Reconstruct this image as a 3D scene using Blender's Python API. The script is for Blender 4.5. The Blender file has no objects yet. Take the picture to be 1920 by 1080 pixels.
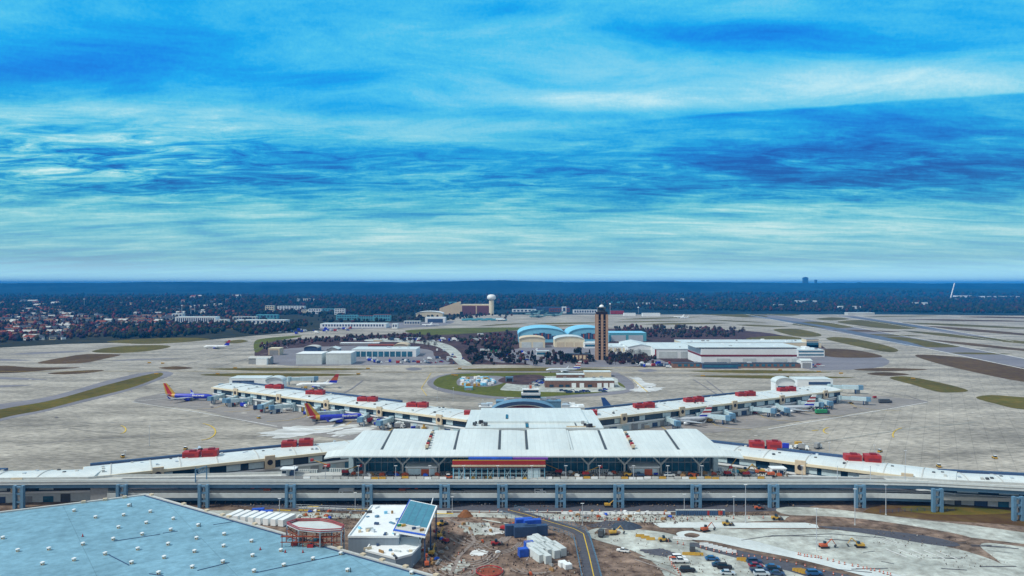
import bpy, math, random
import numpy as np
random.seed(7); rng = np.random.default_rng(7)
R = math.radians
F = 1400.0; H = 100.0; HY = 532.0
sc = bpy.context.scene
COL = sc.collection

def P(px, py, z=0.0):
    Y = (H - z) * F / (py - HY)
    return ((px - 960) * Y / F, Y, z)
def PX(px, Y): return (px - 960) * Y / F
def PZ(py, Y): return H - (py - HY) * Y / F

# ------------------------------------------------------------------ materials
MATS = {}
def M(name, col, rough=0.8, var=0.18, scale=0.25, col2=None, metal=0.0, big=0.02, bigvar=0.12, stretch=(1,1,1), bump=0.0, emit=0):
    if name in MATS: return MATS[name]
    m = bpy.data.materials.new(name); m.use_nodes = True
    nt = m.node_tree; N = nt.nodes; L = nt.links
    b = N['Principled BSDF']
    b.inputs['Roughness'].default_value = rough; b.inputs['Metallic'].default_value = metal
    if rough>=.8: b.inputs['Specular IOR Level'].default_value = .08
    g = N.new('ShaderNodeNewGeometry')
    mp = N.new('ShaderNodeMapping'); mp.inputs['Scale'].default_value = stretch
    L.new(g.outputs['Position'], mp.inputs['Vector'])
    n1 = N.new('ShaderNodeTexNoise'); n1.inputs['Scale'].default_value = scale; n1.inputs['Detail'].default_value = 6; n1.inputs['Roughness'].default_value = .65
    L.new(mp.outputs['Vector'], n1.inputs['Vector'])
    n2 = N.new('ShaderNodeTexNoise'); n2.inputs['Scale'].default_value = big; n2.inputs['Detail'].default_value = 5; n2.inputs['Roughness'].default_value = .6
    L.new(mp.outputs['Vector'], n2.inputs['Vector'])
    r = N.new('ShaderNodeValToRGB'); r.color_ramp.elements[0].position = .3; r.color_ramp.elements[1].position = .7
    c = col; d = col2 if col2 else tuple(min(1, x*(1+var)) for x in c)
    a = c if col2 else tuple(x*(1-var) for x in c)
    r.color_ramp.elements[0].color = (*a, 1); r.color_ramp.elements[1].color = (*d, 1)
    L.new(n1.outputs['Fac'], r.inputs['Fac'])
    mr = N.new('ShaderNodeMapRange'); mr.inputs['From Min'].default_value = .3; mr.inputs['From Max'].default_value = .7
    mr.inputs['To Min'].default_value = 1-bigvar; mr.inputs['To Max'].default_value = 1+bigvar
    L.new(n2.outputs['Fac'], mr.inputs['Value'])
    mx = N.new('ShaderNodeVectorMath'); mx.operation = 'SCALE'
    L.new(r.outputs['Color'], mx.inputs[0]); L.new(mr.outputs['Result'], mx.inputs['Scale'])
    L.new(mx.outputs['Vector'], b.inputs['Base Color'])
    if bump:
        bp = N.new('ShaderNodeBump'); bp.inputs['Strength'].default_value = bump; bp.inputs['Distance'].default_value = .5
        L.new(n1.outputs['Fac'], bp.inputs['Height']); L.new(bp.outputs['Normal'], b.inputs['Normal'])
    MATS[name] = m
    return m

def island_mat(name, cols, rough=.9):
    m = bpy.data.materials.new(name); m.use_nodes = True
    nt = m.node_tree; N = nt.nodes; L = nt.links; b = N['Principled BSDF']; b.inputs['Roughness'].default_value = rough
    g = N.new('ShaderNodeNewGeometry'); r = N.new('ShaderNodeValToRGB'); cr = r.color_ramp; cr.interpolation = 'CONSTANT'
    n = len(cols)
    while len(cr.elements) < n: cr.elements.new(.5)
    for i, c in enumerate(cols):
        cr.elements[i].position = i/n; cr.elements[i].color = (*c, 1)
    L.new(g.outputs['Random Per Island'], r.inputs['Fac'])
    ns = N.new('ShaderNodeTexNoise'); ns.inputs['Scale'].default_value = .5
    L.new(g.outputs['Position'], ns.inputs['Vector'])
    mr = N.new('ShaderNodeMapRange'); mr.inputs['From Min'].default_value=.3; mr.inputs['From Max'].default_value=.7; mr.inputs['To Min'].default_value = .6; mr.inputs['To Max'].default_value = 1.4
    L.new(ns.outputs['Fac'], mr.inputs['Value'])
    mx = N.new('ShaderNodeVectorMath'); mx.operation = 'SCALE'
    L.new(r.outputs['Color'], mx.inputs[0]); L.new(mr.outputs['Result'], mx.inputs['Scale']); L.new(mx.outputs['Vector'], b.inputs['Base Color'])
    b.inputs['Specular IOR Level'].default_value = .1
    MATS[name] = m; return m

white = M('white_paint', (.78,.84,.86), .6, .05, .3, big=.05, bigvar=.06)
roofw = M('white_roof', (.64,.73,.74), .5, .05, .6, big=.06, bigvar=.08, stretch=(1,.25,1))
armroof = M('concourse_roof', (.64,.72,.73), .55, .06, .5, big=.05, bigvar=.09)
cream = M('cream_paint', (.72,.66,.48), .7, .08, .3)
beige = M('beige_panel', (.74,.60,.40), .8, .08, .2)
tan = M('tan_stone', (.60,.52,.38), .8, .12, .8)
grey = M('grey_concrete', (.30,.32,.33), .85, .15, .8)
lgrey = M('light_concrete', (.50,.53,.52), .85, .12, .6)
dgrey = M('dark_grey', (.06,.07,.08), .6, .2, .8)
black = M('black_rubber', (.015,.015,.02), .7, .2, 1)
steel = M('steel', (.35,.42,.48), .4, .1, 1, metal=.4)
bsteel = M('blue_grey_concrete', (.11,.24,.37), .7, .15, .8)
navy = M('navy_steel', (.03,.07,.16), .6, .2, .8)
teal = M('teal_panel', (.10,.38,.48), .5, .12, .4)
bridgec = M('bridge_panel', (.42,.58,.64), .5, .12, .6)
skyb = M('light_blue_paint', (.22,.58,.80), .6, .08, .3)
glass = M('dark_glass', (.012,.04,.07), .12, .3, .3)
glassb = M('blue_glass', (.03,.14,.22), .15, .4, .25)
panelg = M('pale_glass_panel', (.50,.66,.72), .3, .12, .6)
red = M('red_paint', (.36,.02,.018), .55, .15, .4)
orange = M('orange_paint', (.48,.10,.03), .5, .15, 1)
darkred = M('dark_red_paint', (.20,.01,.02), .6, .15, .4)
darkredt = M('tail_red', (.42,.015,.02), .5, .15, .4)
brown = M('brown_door', (.16,.05,.045), .7, .2, .5)
brick = M('brown_brick', (.20,.12,.09), .85, .2, .6)
yellow = M('yellow_paint', (.52,.32,.04), .5, .12, 1)
blue = M('royal_blue_paint', (.015,.03,.45), .35, .12, .5)
bluet = M('blue_tarp', (.02,.10,.55), .6, .25, .6)
greenp = M('green_paint', (.03,.30,.12), .6, .2, .6)
silver = M('silver_paint', (.55,.62,.68), .35, .06, .6, metal=.2)
towerc = M('tower_concrete', (.46,.30,.20), .85, .15, .6)
towerd = M('tower_recess', (.03,.02,.025), .85, .2, .6)
broof = M('blue_membrane_roof', (.19,.37,.48), .8, .2, .35, big=.06, bigvar=.15, stretch=(1,1,1))
slate = M('slate_roof', (.06,.08,.11), .8, .3, .5)
rroof = M('rust_roof', (.22,.07,.05), .8, .3, .5)
city = M('city_tower', (.05,.07,.10), .6, .2, .01)
mud = M('mud', (.04,.026,.02), .95, .3, .2, col2=(.32,.24,.19), big=.06, bigvar=.5, bump=.8)
rust = M('rust_steel', (.25,.07,.04), .8, .3, 1)
wood = M('timber', (.35,.22,.10), .8, .2, 1)
bark = M('bark', (.05,.035,.03), .9, .3, 2)
lamp_g = M('galvanised', (.45,.50,.55), .5, .1, 1)

# ground materials
concrete = M('apron_concrete', (.345,.33,.29), .9, .5, .45, big=.03, bigvar=.42, stretch=(.35,1,1))
def add_joints(m, w=8.0, h=8.0, rot=0.5, dark=.80, mortar=.25, off=0.0):
    nt = m.node_tree; N = nt.nodes; L = nt.links; b = N['Principled BSDF']
    src = b.inputs['Base Color'].links[0].from_socket
    g = N.new('ShaderNodeNewGeometry'); mp = N.new('ShaderNodeMapping'); mp.inputs['Rotation'].default_value[2] = rot
    L.new(g.outputs['Position'], mp.inputs['Vector'])
    bt = N.new('ShaderNodeTexBrick'); bt.offset = off; bt.inputs['Scale'].default_value = 1
    bt.inputs['Brick Width'].default_value = w; bt.inputs['Row Height'].default_value = h; bt.inputs['Mortar Size'].default_value = mortar
    bt.inputs['Color1'].default_value = (1,1,1,1); bt.inputs['Color2'].default_value = (.93,.93,.93,1); bt.inputs['Mortar'].default_value = (dark,dark,dark,1)
    L.new(mp.outputs['Vector'], bt.inputs['Vector'])
    mx = N.new('ShaderNodeMixRGB'); mx.blend_type = 'MULTIPLY'; mx.inputs['Fac'].default_value = 1
    L.new(src, mx.inputs['Color1']); L.new(bt.outputs['Color'], mx.inputs['Color2']); L.new(mx.outputs['Color'], b.inputs['Base Color'])
add_joints(concrete, 9, 9, .52)
add_joints(broof, 34, 5.5, -.64, .70, .10)
add_joints(roofw, 2.2, 60, 0, .88, .12)
add_joints(armroof, 6, 6, .5, .88, .15)
asphalt = M('asphalt', (.20,.20,.225), .85, .2, .4, big=.02, bigvar=.2, stretch=(.4,1,1))
asphalt2 = M('road_asphalt', (.085,.09,.11), .85, .2, .6)
rwy = M('runway_asphalt', (.11,.14,.19), .85, .3, .2, big=.01, bigvar=.3)
grassm = M('turf', (.06,.075,.008), .95, .3, .15, col2=(.16,.11,.02), big=.015, bigvar=.3)
grassb = M('brown_turf', (.07,.035,.02), .95, .35, .12, col2=(.13,.09,.03), big=.01, bigvar=.3)
grassg = M('green_turf', (.06,.08,.010), .95, .3, .2, col2=(.13,.14,.02), big=.02, bigvar=.2)
brushm = M('brush_soil', (.035,.02,.03), .95, .4, .1, col2=(.11,.07,.06), big=.02, bigvar=.3)
dirtm = M('dirt', (.05,.033,.025), .95, .4, .22, col2=(.30,.23,.18), big=.05, bigvar=.5, bump=.3)
pale = M('pale_pavement', (.26,.27,.25), .85, .16, .25, col2=(.52,.58,.55), big=.05, bigvar=.35)
paleb = M('pale_slab', (.56,.63,.64), .8, .1, .4, big=.04, bigvar=.15)
streakw = M('streaky_white', (.34,.35,.33), .8, .2, .07, col2=(.75,.80,.82), big=.3, bigvar=.2, stretch=(.5,1.6,1))  # streaky blend from mid grey to near white
ypaint = M('yellow_line', (.60,.42,.03), .7, .2, 1)
wpaint = M('white_line', (.75,.78,.78), .7, .15, 1)
landm = M('countryside', (.012,.020,.018), .95, .5, .03, col2=(.05,.045,.02), big=.0015, bigvar=.4)
hillm = M('wooded_hills', (.002,.008,.014), .95, .5, .02, col2=(.022,.05,.06), big=.0018, bigvar=.7)

# ------------------------------------------------------------------ mesh building
class MB:
    def __init__(s): s.v=[]; s.f=[]; s.m=[]
    def add(s, vs, fs, mi=0):
        o=len(s.v); s.v+= [tuple(v) for v in vs]; s.f+=[tuple(i+o for i in f) for f in fs]; s.m+=[mi]*len(fs); return s
    def box(s, x0,x1,y0,y1,z0,z1, mi=0):
        return s.add([(x0,y0,z0),(x1,y0,z0),(x1,y1,z0),(x0,y1,z0),(x0,y0,z1),(x1,y0,z1),(x1,y1,z1),(x0,y1,z1)],
          [(3,2,1,0),(4,5,6,7),(0,1,5,4),(1,2,6,5),(2,3,7,6),(3,0,4,7)], mi)
    def cbox(s, x,y,z, dx,dy,dz, rz=0, mi=0):
        c,sn=math.cos(rz),math.sin(rz); vs=[]
        for zz in (z,z+dz):
            for a,b in ((-1,-1),(1,-1),(1,1),(-1,1)):
                u,w=a*dx/2,b*dy/2; vs.append((x+u*c-w*sn,y+u*sn+w*c,zz))
        return s.add(vs,[(3,2,1,0),(4,5,6,7),(0,1,5,4),(1,2,6,5),(2,3,7,6),(3,0,4,7)],mi)
    def prism(s, poly, z0, z1, mi=0):     # poly xy, CCW or not
        a=sum(poly[i-1][0]*poly[i][1]-poly[i][0]*poly[i-1][1] for i in range(len(poly)))
        if a<0: poly=poly[::-1]
        n=len(poly)
        vs=[(p[0],p[1],z0) for p in poly]+[(p[0],p[1],z1) for p in poly]
        return s.add(vs,[tuple(range(n-1,-1,-1)),tuple(range(n,2*n))]+[(i,(i+1)%n,n+(i+1)%n,n+i) for i in range(n)],mi)
    def yprism(s, prof, y0, y1, mi=0):    # prof (x,z)
        n=len(prof)
        a=sum(prof[i-1][0]*prof[i][1]-prof[i][0]*prof[i-1][1] for i in range(n))
        if a<0: prof=prof[::-1]
        vs=[(p[0],y0,p[1]) for p in prof]+[(p[0],y1,p[1]) for p in prof]
        return s.add(vs,[tuple(range(n)),tuple(range(2*n-1,n-1,-1))]+[(i,n+i,n+(i+1)%n,(i+1)%n) for i in range(n)],mi)
    def xprism(s, prof, x0, x1, mi=0):    # prof (y,z)
        n=len(prof)
        a=sum(prof[i-1][0]*prof[i][1]-prof[i][0]*prof[i-1][1] for i in range(n))
        if a<0: prof=prof[::-1]
        vs=[(x0,p[0],p[1]) for p in prof]+[(x1,p[0],p[1]) for p in prof]
        return s.add(vs,[tuple(range(n-1,-1,-1)),tuple(range(n,2*n))]+[(i,(i+1)%n,n+(i+1)%n,n+i) for i in range(n)],mi)
    def tube(s, p0,p1,r0,r1=None,n=6, mi=0):
        r1=r0 if r1 is None else r1
        p0=np.array(p0,float);p1=np.array(p1,float); d=p1-p0; d/=np.linalg.norm(d)+1e-9
        a=np.array((0,0,1.)) if abs(d[2])<.9 else np.array((1.,0,0)); u=np.cross(d,a);u/=np.linalg.norm(u);w=np.cross(d,u)
        vs=[];
        for p,r in ((p0,r0),(p1,r1)):
            for k in range(n):
                t=2*math.pi*k/n; vs.append(p+r*(math.cos(t)*u+math.sin(t)*w))
        return s.add(vs,[tuple(range(n)),tuple(range(2*n-1,n-1,-1))]+[(i,n+i,n+(i+1)%n,(i+1)%n) for i in range(n)],mi)
    def ellips(s, c, r, nu=10, nv=6, mi=0, hemi=False):
        vs=[];fs=[]
        for j in range(nv+1):
            t=math.pi*j/nv/(2 if hemi else 1)
            for i in range(nu):
                a=2*math.pi*i/nu; vs.append((c[0]+r[0]*math.sin(t)*math.cos(a),c[1]+r[1]*math.sin(t)*math.sin(a),c[2]+r[2]*math.cos(t)))
        for j in range(nv):
            for i in range(nu):
                fs.append((j*nu+i,(j+1)*nu+i,(j+1)*nu+(i+1)%nu,j*nu+(i+1)%nu))
        return s.add(vs,fs,mi)
    def xlathe(s, prof, n=14, mi=0):      # prof list (x, r, zc)
        vs=[];fs=[]
        for x,r,zc in prof:
            for k in range(n):
                t=2*math.pi*k/n; vs.append((x,r*math.cos(t),zc+r*math.sin(t)))
        for j in range(len(prof)-1):
            for k in range(n): fs.append((j*n+k,(j+1)*n+k,(j+1)*n+(k+1)%n,j*n+(k+1)%n))
        return s.add(vs,fs,mi)
    def build(s, name, mat, parent=None, world=False, smooth=False):
        me=bpy.data.meshes.new(name); vs=s.v
        if world and parent is not None:
            L=parent.location; c,sn=math.cos(-parent.rotation_euler[2]),math.sin(-parent.rotation_euler[2])
            vs=[((x-L.x)*c-(y-L.y)*sn,(x-L.x)*sn+(y-L.y)*c,z-L.z) for x,y,z in vs]
        me.from_pydata(vs,[],s.f)
        for mm in (mat if isinstance(mat,(list,tuple)) else [mat]): me.materials.append(mm)
        if isinstance(mat,(list,tuple)): me.polygons.foreach_set('material_index', s.m)
        if smooth: me.polygons.foreach_set('use_smooth',[True]*len(s.f))
        me.update()
        o=bpy.data.objects.new(name,me); COL.objects.link(o)
        if parent is not None: o.parent=parent
        return o

def tag(o,label=None,cat=None,group=None,kind=None):
    if label: o['label']=label
    if cat: o['category']=cat
    if group: o['group']=group
    if kind: o['kind']=kind
    return o
def thing(name,label,cat,loc=(0,0,0),rz=0,group=None):
    o=bpy.data.objects.new(name,None); COL.objects.link(o); o.empty_display_size=.5
    o.location=loc; o.rotation_euler=(0,0,rz); tag(o,label,cat,group); return o
def struct(name,mb,mat): return tag(mb.build(name,mat),kind='structure')
def copy_tree(o,parent=None):
    c=o.copy(); COL.objects.link(c)
    if parent is not None: c.parent=parent
    for ch in list(o.children): copy_tree(ch,c)
    return c
PROTO={}
def place(key,maker,loc,rz,label,group=None,scale=1.0):
    if key not in PROTO:
        r=maker(); PROTO[key]=r
    else: r=copy_tree(PROTO[key])
    r.location=loc; r.rotation_euler=(0,0,rz); r.scale=(scale,)*3
    r['label']=label
    if group: r['group']=group
    elif 'group' in r: del r['group']
    return r

# ------------------------------------------------------------------ setting: sheets
def sheet(name,pts,mat,z=0.0,raw=False):
    vs=[P(x,y,z) for x,y in pts] if not raw else [(x,y,z) for x,y in pts]
    a=sum(vs[i-1][0]*vs[i][1]-vs[i][0]*vs[i-1][1] for i in range(len(vs)))
    if a<0: vs=vs[::-1]
    return struct(name,MB().add(vs,[tuple(range(len(vs)))]),mat)
def smooth_px(pts,n=5):      # Catmull-Rom round the outline, in ground coordinates
    g=[np.array(P(x,y)[:2]) for x,y in pts]; out=[]; k=len(g)
    for i in range(k):
        p0,p1,p2,p3=g[i-1],g[i],g[(i+1)%k],g[(i+2)%k]
        for j in range(n):
            t=j/n; out.append(tuple(.5*((2*p1)+(-p0+p2)*t+(2*p0-5*p1+4*p2-p3)*t*t+(-p0+3*p1-3*p2+p3)*t**3)))
    return out
def area(name,pts,mat,z):
    g=smooth_px(pts,8 if name in ROUGH else 5)
    if name in ROUGH:
        c=np.mean(g,axis=0); rr=random.Random(int(pts[0][0]*7+pts[0][1])); q=1
        g2=[]
        for p in g:
            q=q*.4+.6*rr.uniform(.62,1.3); g2.append(tuple(c+(np.array(p)-c)*q))
        g=g2
    return sheet(name,g,mat,z,raw=True)
ROUGH=('site_patch','white_patch','wet_ground')

sheet('ground',[(-30000,60),(30000,60),(30000,30000),(-30000,30000)],landm,0,raw=True)
sheet('apron',[(-900,668),(-300,660),(0,652),(120,645),(300,641),(395,637),(480,629),(600,620),(760,613),(830,603),(870,592),(1000,588),(1300,586),(1480,588),(1920,592),(2500,596),
   (2900,700),(2900,905),(1700,896),(960,900),(200,897),(-900,905)],concrete,.03)
# mid-field ground cover on top of the apron sheet
area('brush_slope',[(482,652),(500,640),(600,634),(700,628),(800,624),(960,620),(1120,616),(1300,617),(1420,622),(1500,636),(1540,648),(1555,668),(1500,686),(1250,688),(960,684),(700,683),(500,683),(478,668)],brushm,.06)
area('green_verge',[(760,620),(830,616),(950,614),(1000,616),(900,624),(800,628)],grassg,.09)
area('green_verge',[(478,640),(500,634),(560,629),(560,632),(505,642),(492,655),(478,660)],grassg,.09)
area('verge',[(1400,634),(1470,630),(1530,640),(1500,646),(1430,642)],grassm,.09)
area('access_road',[(690,636),(740,634),(800,638),(840,646),(862,660),(868,672),(885,684),(862,684),(848,672),(838,660),(812,648),(760,642),(690,640)],pale,.10)
area('works_yard',[(520,660),(560,652),(700,648),(800,655),(815,668),(840,683),(700,684),(520,684)],asphalt,.08)
area('works_yard',[(980,650),(1130,648),(1180,656),(1250,680),(1200,686),(1000,686)],asphalt,.08)
area('car_park',[(900,665),(1000,652),(1060,664),(1040,676),(940,680)],asphalt,.09)
area('works_yard',[(600,618),(640,608),(780,604),(850,602),(820,612),(700,616)],asphalt,.09)
area('yard',[(1500,655),(1560,655),(1660,672),(1640,690),(1500,690)],asphalt,.07)
# far apron grass streaks
def streak(x0,y0,x1,y1,w,mat=grassm,name='grass_strip',z=.09):
    mx,my=(x0+x1)/2,(y0+y1)/2
    return area(name,[(x0,y0),(x0*.75+x1*.25,y0*.75+y1*.25-w),(mx,my-w),(x0*.25+x1*.75,y0*.25+y1*.75-w*.8),(x1,y1),(x0*.25+x1*.75,y0*.25+y1*.75+w*.8),(mx,my+w),(x0*.75+x1*.25,y0*.75+y1*.25+w)],mat,z)
for a in [(1000,607,1140,605,1.2),(985,612,1110,610,1.2),(1160,599,1320,594,1.0),(1150,604,1300,602,.9),(1200,608,1370,606,1.2),(900,611,990,606,1),(1330,600,1440,605,.9),(1380,609,1480,613,1.4)]: streak(*a)
isl=[([(1300,588),(1370,586),(1440,593),(1400,595),(1350,592)],grassm),
 ([(1380,586),(1450,587),(1500,590),(1460,592)],grassm),
 ([(1450,618),(1495,617),(1537,626),(1532,631),(1490,630)],grassm),
 ([(1550,636),(1565,632),(1600,635),(1650,645),(1682,655),(1678,660),(1655,659),(1600,648)],grassm),
 ([(1485,608),(1520,603),(1560,606),(1600,613),(1570,615),(1530,614)],grassm),
 ([(1570,604),(1610,600),(1660,604),(1720,614),(1690,617),(1640,614)],grassm),
 ([(1530,598),(1560,595),(1592,598),(1560,601)],grassm),
 ([(1640,632),(1690,632),(1760,643),(1800,650),(1740,651),(1690,644)],grassm),
 ([(1717,668),(1735,665),(1820,672),(1920,690),(1990,700),(2000,725),(1920,716),(1850,703),(1760,682)],grassb),
 ([(1668,709),(1700,706),(1760,717),(1815,732),(1785,736),(1755,734),(1710,721)],grassm),
 ([(1830,746),(1860,741),(1920,745),(1990,748),(2050,775),(1920,768),(1870,758)],grassm),
 ([(1540,655),(1600,656),(1655,668),(1610,671),(1550,668)],grassb),
 ([(1290,696),(1420,694),(1560,698),(1430,700)],grassm),([(1295,705),(1440,704),(1605,708),(1440,710)],grassm),
 ([(1625,701),(1660,698),(1705,702),(1665,705)],grassb),
 ([(1600,693),(1660,690),(1740,693),(1660,696)],grassb),
 ([(200,641),(240,637),(340,633),(395,636),(340,642),(270,645)],grassm),
 ([(172,659),(220,650),(290,647),(320,650),(280,658),(220,662)],grassm),
 ([(70,681),(120,670),(165,664),(225,665),(200,672),(150,681)],grassb),
 ([(-120,694),(0,686),(60,689),(150,689),(90,694),(0,700)],grassb),
 ([(90,700),(150,695),(195,694),(170,699),(120,702)],grassb),
 ([(297,690),(330,687),(362,690),(330,693)],grassb),
 ([(385,692),(480,690),(600,690),(700,692),(600,695),(480,695)],grassm),
 ([(375,703),(440,700),(560,700),(680,703),(560,706),(440,706)],grassm),
 ([(850,693),(940,690),(1060,690),(1150,693),(1060,696),(940,696)],grassm),
 ([(760,692),(775,689),(792,692),(775,695)],asphalt),([(1195,695),(1215,692),(1232,695),(1212,698)],asphalt),
 ([(420,641),(450,637),(465,640),(440,644)],grassm)]
for pts,mt in isl: area('grass_island',pts,mt,.12)
for i,(x0,y0,x1,y1,w) in enumerate([(1620,594,1760,592,.8),(1700,599,1960,603,1.3),(1690,605,1980,618,1.8),(1730,611,2000,634,2.2),(1690,620,2000,650,2.6),(1740,637,2000,665,2.2),(1780,662,1900,664,1.5),(1560,619,1690,622,1.5),(1600,627,1730,630,1.3),(1800,594,2000,597,1.2)]):
    streak(x0,y0,x1,y1,w,grassb if i%2 else grassm,z=.13)
for a in [(20,664,170,658,1.5),(-100,672,60,676,2),(-80,706,90,712,2),(-120,730,60,722,2.2),(210,676,330,672,1)]: streak(*a,asphalt,'tar_streak',.10)
area('shoulder',[(-200,790),(0,758),(100,742),(200,714),(262,700),(305,696),(325,701),(295,714),(240,733),(150,756),(80,773),(0,790),(-200,850)],asphalt,.10)
area('grass_island',[(-200,812),(0,768),(100,750),(200,722),(262,706),(296,699),(306,702),(290,711),(240,729),(150,751),(80,769),(0,785),(-200,840)],grassm,.14)
def line(pts,w,mat,name='painted_line',z=.24,closed=False):
    g=[np.array(P(x,y)[:2]) for x,y in pts]; mb=MB()
    L=[];Rr=[]
    for i,p in enumerate(g):
        a=g[max(i-1,0)]; b=g[min(i+1,len(g)-1)]; d=b-a; d/=np.linalg.norm(d)+1e-9; n=np.array((-d[1],d[0]))*w/2
        L.append((*(p+n),z)); Rr.append((*(p-n),z))
    n=len(g); mb.add(L+Rr,[(i,n+i,n+i+1,i+1) for i in range(n-1)])
    return struct(name,mb,mat)
# diagonal runways
sheet('runway',[(1395,588),(1430,588),(1560,606),(1760,642),(2000,688),(2300,742),(2250,760),(1960,700),(1740,654),(1545,618)],asphalt,.10)
sheet('runway_worn_centre',[(1400,592),(1418,592),(1550,611),(1700,640),(1735,650),(1700,648),(1545,614)],rwy,.15)
sheet('runway',[(1570,592),(1600,592),(1735,612),(1900,640),(1880,641),(1720,616)],asphalt,.10)
sheet('runway_worn_centre',[(1590,594),(1600,594),(1725,611),(1800,624),(1720,614)],rwy,.15)
for pts in ([(1393,588),(1545,618),(1740,654),(1960,700)],[(1432,588),(1562,606),(1762,642),(2000,688)],[(1568,592),(1720,616),(1880,641)],[(1602,592),(1737,612),(1900,640)]): line(pts,2.2,wpaint,'runway_edge_line',.17)
# oval island
area('island_rim',[(801,717),(818,706),(850,700),(900,697),(1130,697),(1165,703),(1187,718),(1185,733),(1150,740),(1080,745),(1000,749),(920,747),(850,739),(812,729)],asphalt,.16)
area('island_turf',[(813,717),(832,705),(890,700),(1110,700),(1150,712),(1172,728),(1130,736),(1080,740),(1000,745),(925,743),(860,734),(822,726)],grassg,.19)
area('island_yard',[(858,722),(866,708),(930,705),(955,712),(925,724),(885,725)],asphalt,.22)
area('island_yard',[(940,728),(985,708),(1140,706),(1160,722),(1170,732),(1080,736),(960,733)],pale,.22)
area('tunnel_cut',[(935,716),(955,705),(1010,703),(1025,714),(990,722)],brushm,.24)
area('white_patch',[(1182,709),(1200,709),(1212,718),(1232,720),(1226,726),(1200,727),(1192,722)],streakw,.20)
area('white_patch',[(1190,729),(1240,726),(1242,731),(1210,736),(1188,734)],streakw,.20)
area('white_patch',[(490,812),(540,800),(620,796),(700,796),(640,806),(560,818),(500,820)],streakw,.20)
area('white_patch',[(620,812),(680,800),(720,798),(690,808),(640,818)],streakw,.20)
# dark gate areas beside the concourses
area('gate_stand',[(250,753),(330,735),(420,742),(560,770),(700,798),(860,822),(700,830),(500,800),(380,770)],M('stand_concrete',(.255,.245,.235),.9,.28,.35,big=.02,bigvar=.28,stretch=(.35,1,1)),.15)
area('gate_stand',[(1738,755),(1700,748),(1600,742),(1480,765),(1300,790),(1180,812),(1330,812),(1500,790),(1620,772)],MATS['stand_concrete'],.15)
def arcpx(cx,cy,rx,ry,a0,a1,n=14): return [(cx+rx*math.cos(R(a0+(a1-a0)*i/n)),cy-ry*math.sin(R(a0+(a1-a0)*i/n))) for i in range(n+1)]
line(arcpx(372,810,32,16,75,-80),.9,ypaint); line(arcpx(222,806,14,8,70,-80),.8,ypaint)
line(arcpx(1556,808,12,6,100,260),.9,ypaint); line(arcpx(1700,816,26,14,110,200),.8,ypaint); line([(1522,808),(1534,807)],1.2,ypaint)
line([(250,753),(360,742),(520,752)],.8,wpaint); line([(1738,755),(1620,775),(1440,805)],.9,wpaint); line([(247,754),(380,775),(520,800)],.8,wpaint)
line([(645,737),(660,729),(680,714)],1.6,asphalt); line([(1300,712),(1345,740)],1.2,asphalt); line([(1325,714),(1362,742)],1.2,asphalt)
line([(1440,700),(1700,742),(1738,755)],.8,asphalt)
for k in range(5): line([(120+k*70,678+k*3),(300+k*60,664-k*3),(450+k*20,640+k)],.9,asphalt,'tyre_marks')
line([(0,800),(240,792),(360,786),(440,778)],.6,asphalt,'joint_line'); line([(30,835),(300,815)],.6,asphalt,'joint_line')
line([(1500,835),(1700,805),(1830,792)],.6,pale,'joint_line'); line([(780,740),(860,752),(960,757)],.8,pale,'joint_line')
line([(1187,712),(1214,735)],1,ypaint); line([(800,742),(790,728),(808,700)],.6,ypaint)
line([(0,697),(300,696),(500,697),(960,699),(1400,700)],.9,ypaint,'taxiway_centreline'); line([(480,688),(960,688),(1500,692)],.9,ypaint,'taxiway_centreline')

# hills
def fbm1(x,seed,oct=5):
    r=np.random.default_rng(seed); out=np.zeros_like(x); a=1;f=1
    for _ in range(oct):
        ph=r.uniform(0,6.28,3); out+=a*(np.sin(x*f*1.0+ph[0])+np.sin(x*f*1.7+ph[1])*.6+np.sin(x*f*2.9+ph[2])*.4)/2; a*=.5; f*=2.03
    return out
def hill_h(x,Y):
    a=x/Y*F+960   # bearing measured in the same units as the survey
    lg=np.interp(Y,[2300,2800,3400,4200,5000,6200,7400,8200,9000,10500,15000],[0,2,4,9,4,8,20,52,92,70,40])
    n=fbm1(x/900+Y/2300,3)*.5+fbm1(Y/1300-x/2100,5)*.4
    h=lg*(1+.22*n)
    # far ridge profile on the horizon
    prof=np.interp(a,[-500,0,180,330,480,640,760,860,940,1060,1250,1400,1560,1650,1750,1920,2400],[531.2,531,530.2,528.4,529.4,527.8,529.6,526.8,525.4,528.8,528,529.8,530.6,530,531,531.2,531])
    far=H-(prof-HY)*9000/F
    w=np.exp(-((Y-9000)/900)**2)
    h=h*(1-w)+(far+fbm1(a/35,9)*2.6+fbm1(a/9,19)*1.0)*w
    # knoll on the left wood and the rise on the right
    h+=17*np.exp(-((a-430)/130)**2-((Y-3900)/600)**2)+9*np.exp(-((a-960)/200)**2-((Y-4300)/700)**2)
    h+=50*np.exp(-((a-1620)/130)**2-((Y-6400)/500)**2)+16*np.exp(-((a-1500)/400)**2-((Y-5600)/500)**2)+40*np.exp(-((a-1850)/180)**2-((Y-6600)/600)**2)
    h+=13*np.exp(-((a-200)/90)**2-((Y-3600)/600)**2)
    return h
Ys=np.concatenate([np.linspace(2300,4800,40),np.linspace(4860,9800,90),np.linspace(9900,15000,24)])
us=np.linspace(-.95,.95,420)
YY,UU=np.meshgrid(Ys,us,indexing='ij'); XX=YY*UU; ZZ=hill_h(XX,YY)-.5
ZZ[0,:]=-.8; ZZ[-1,:]=-.8
nv=XX.size; co=np.stack([XX,YY,ZZ],-1).reshape(-1,3)
idx=np.arange(nv).reshape(XX.shape)
fc=np.stack([idx[:-1,:-1],idx[:-1,1:],idx[1:,1:],idx[1:,:-1]],-1).reshape(-1,4)
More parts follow.
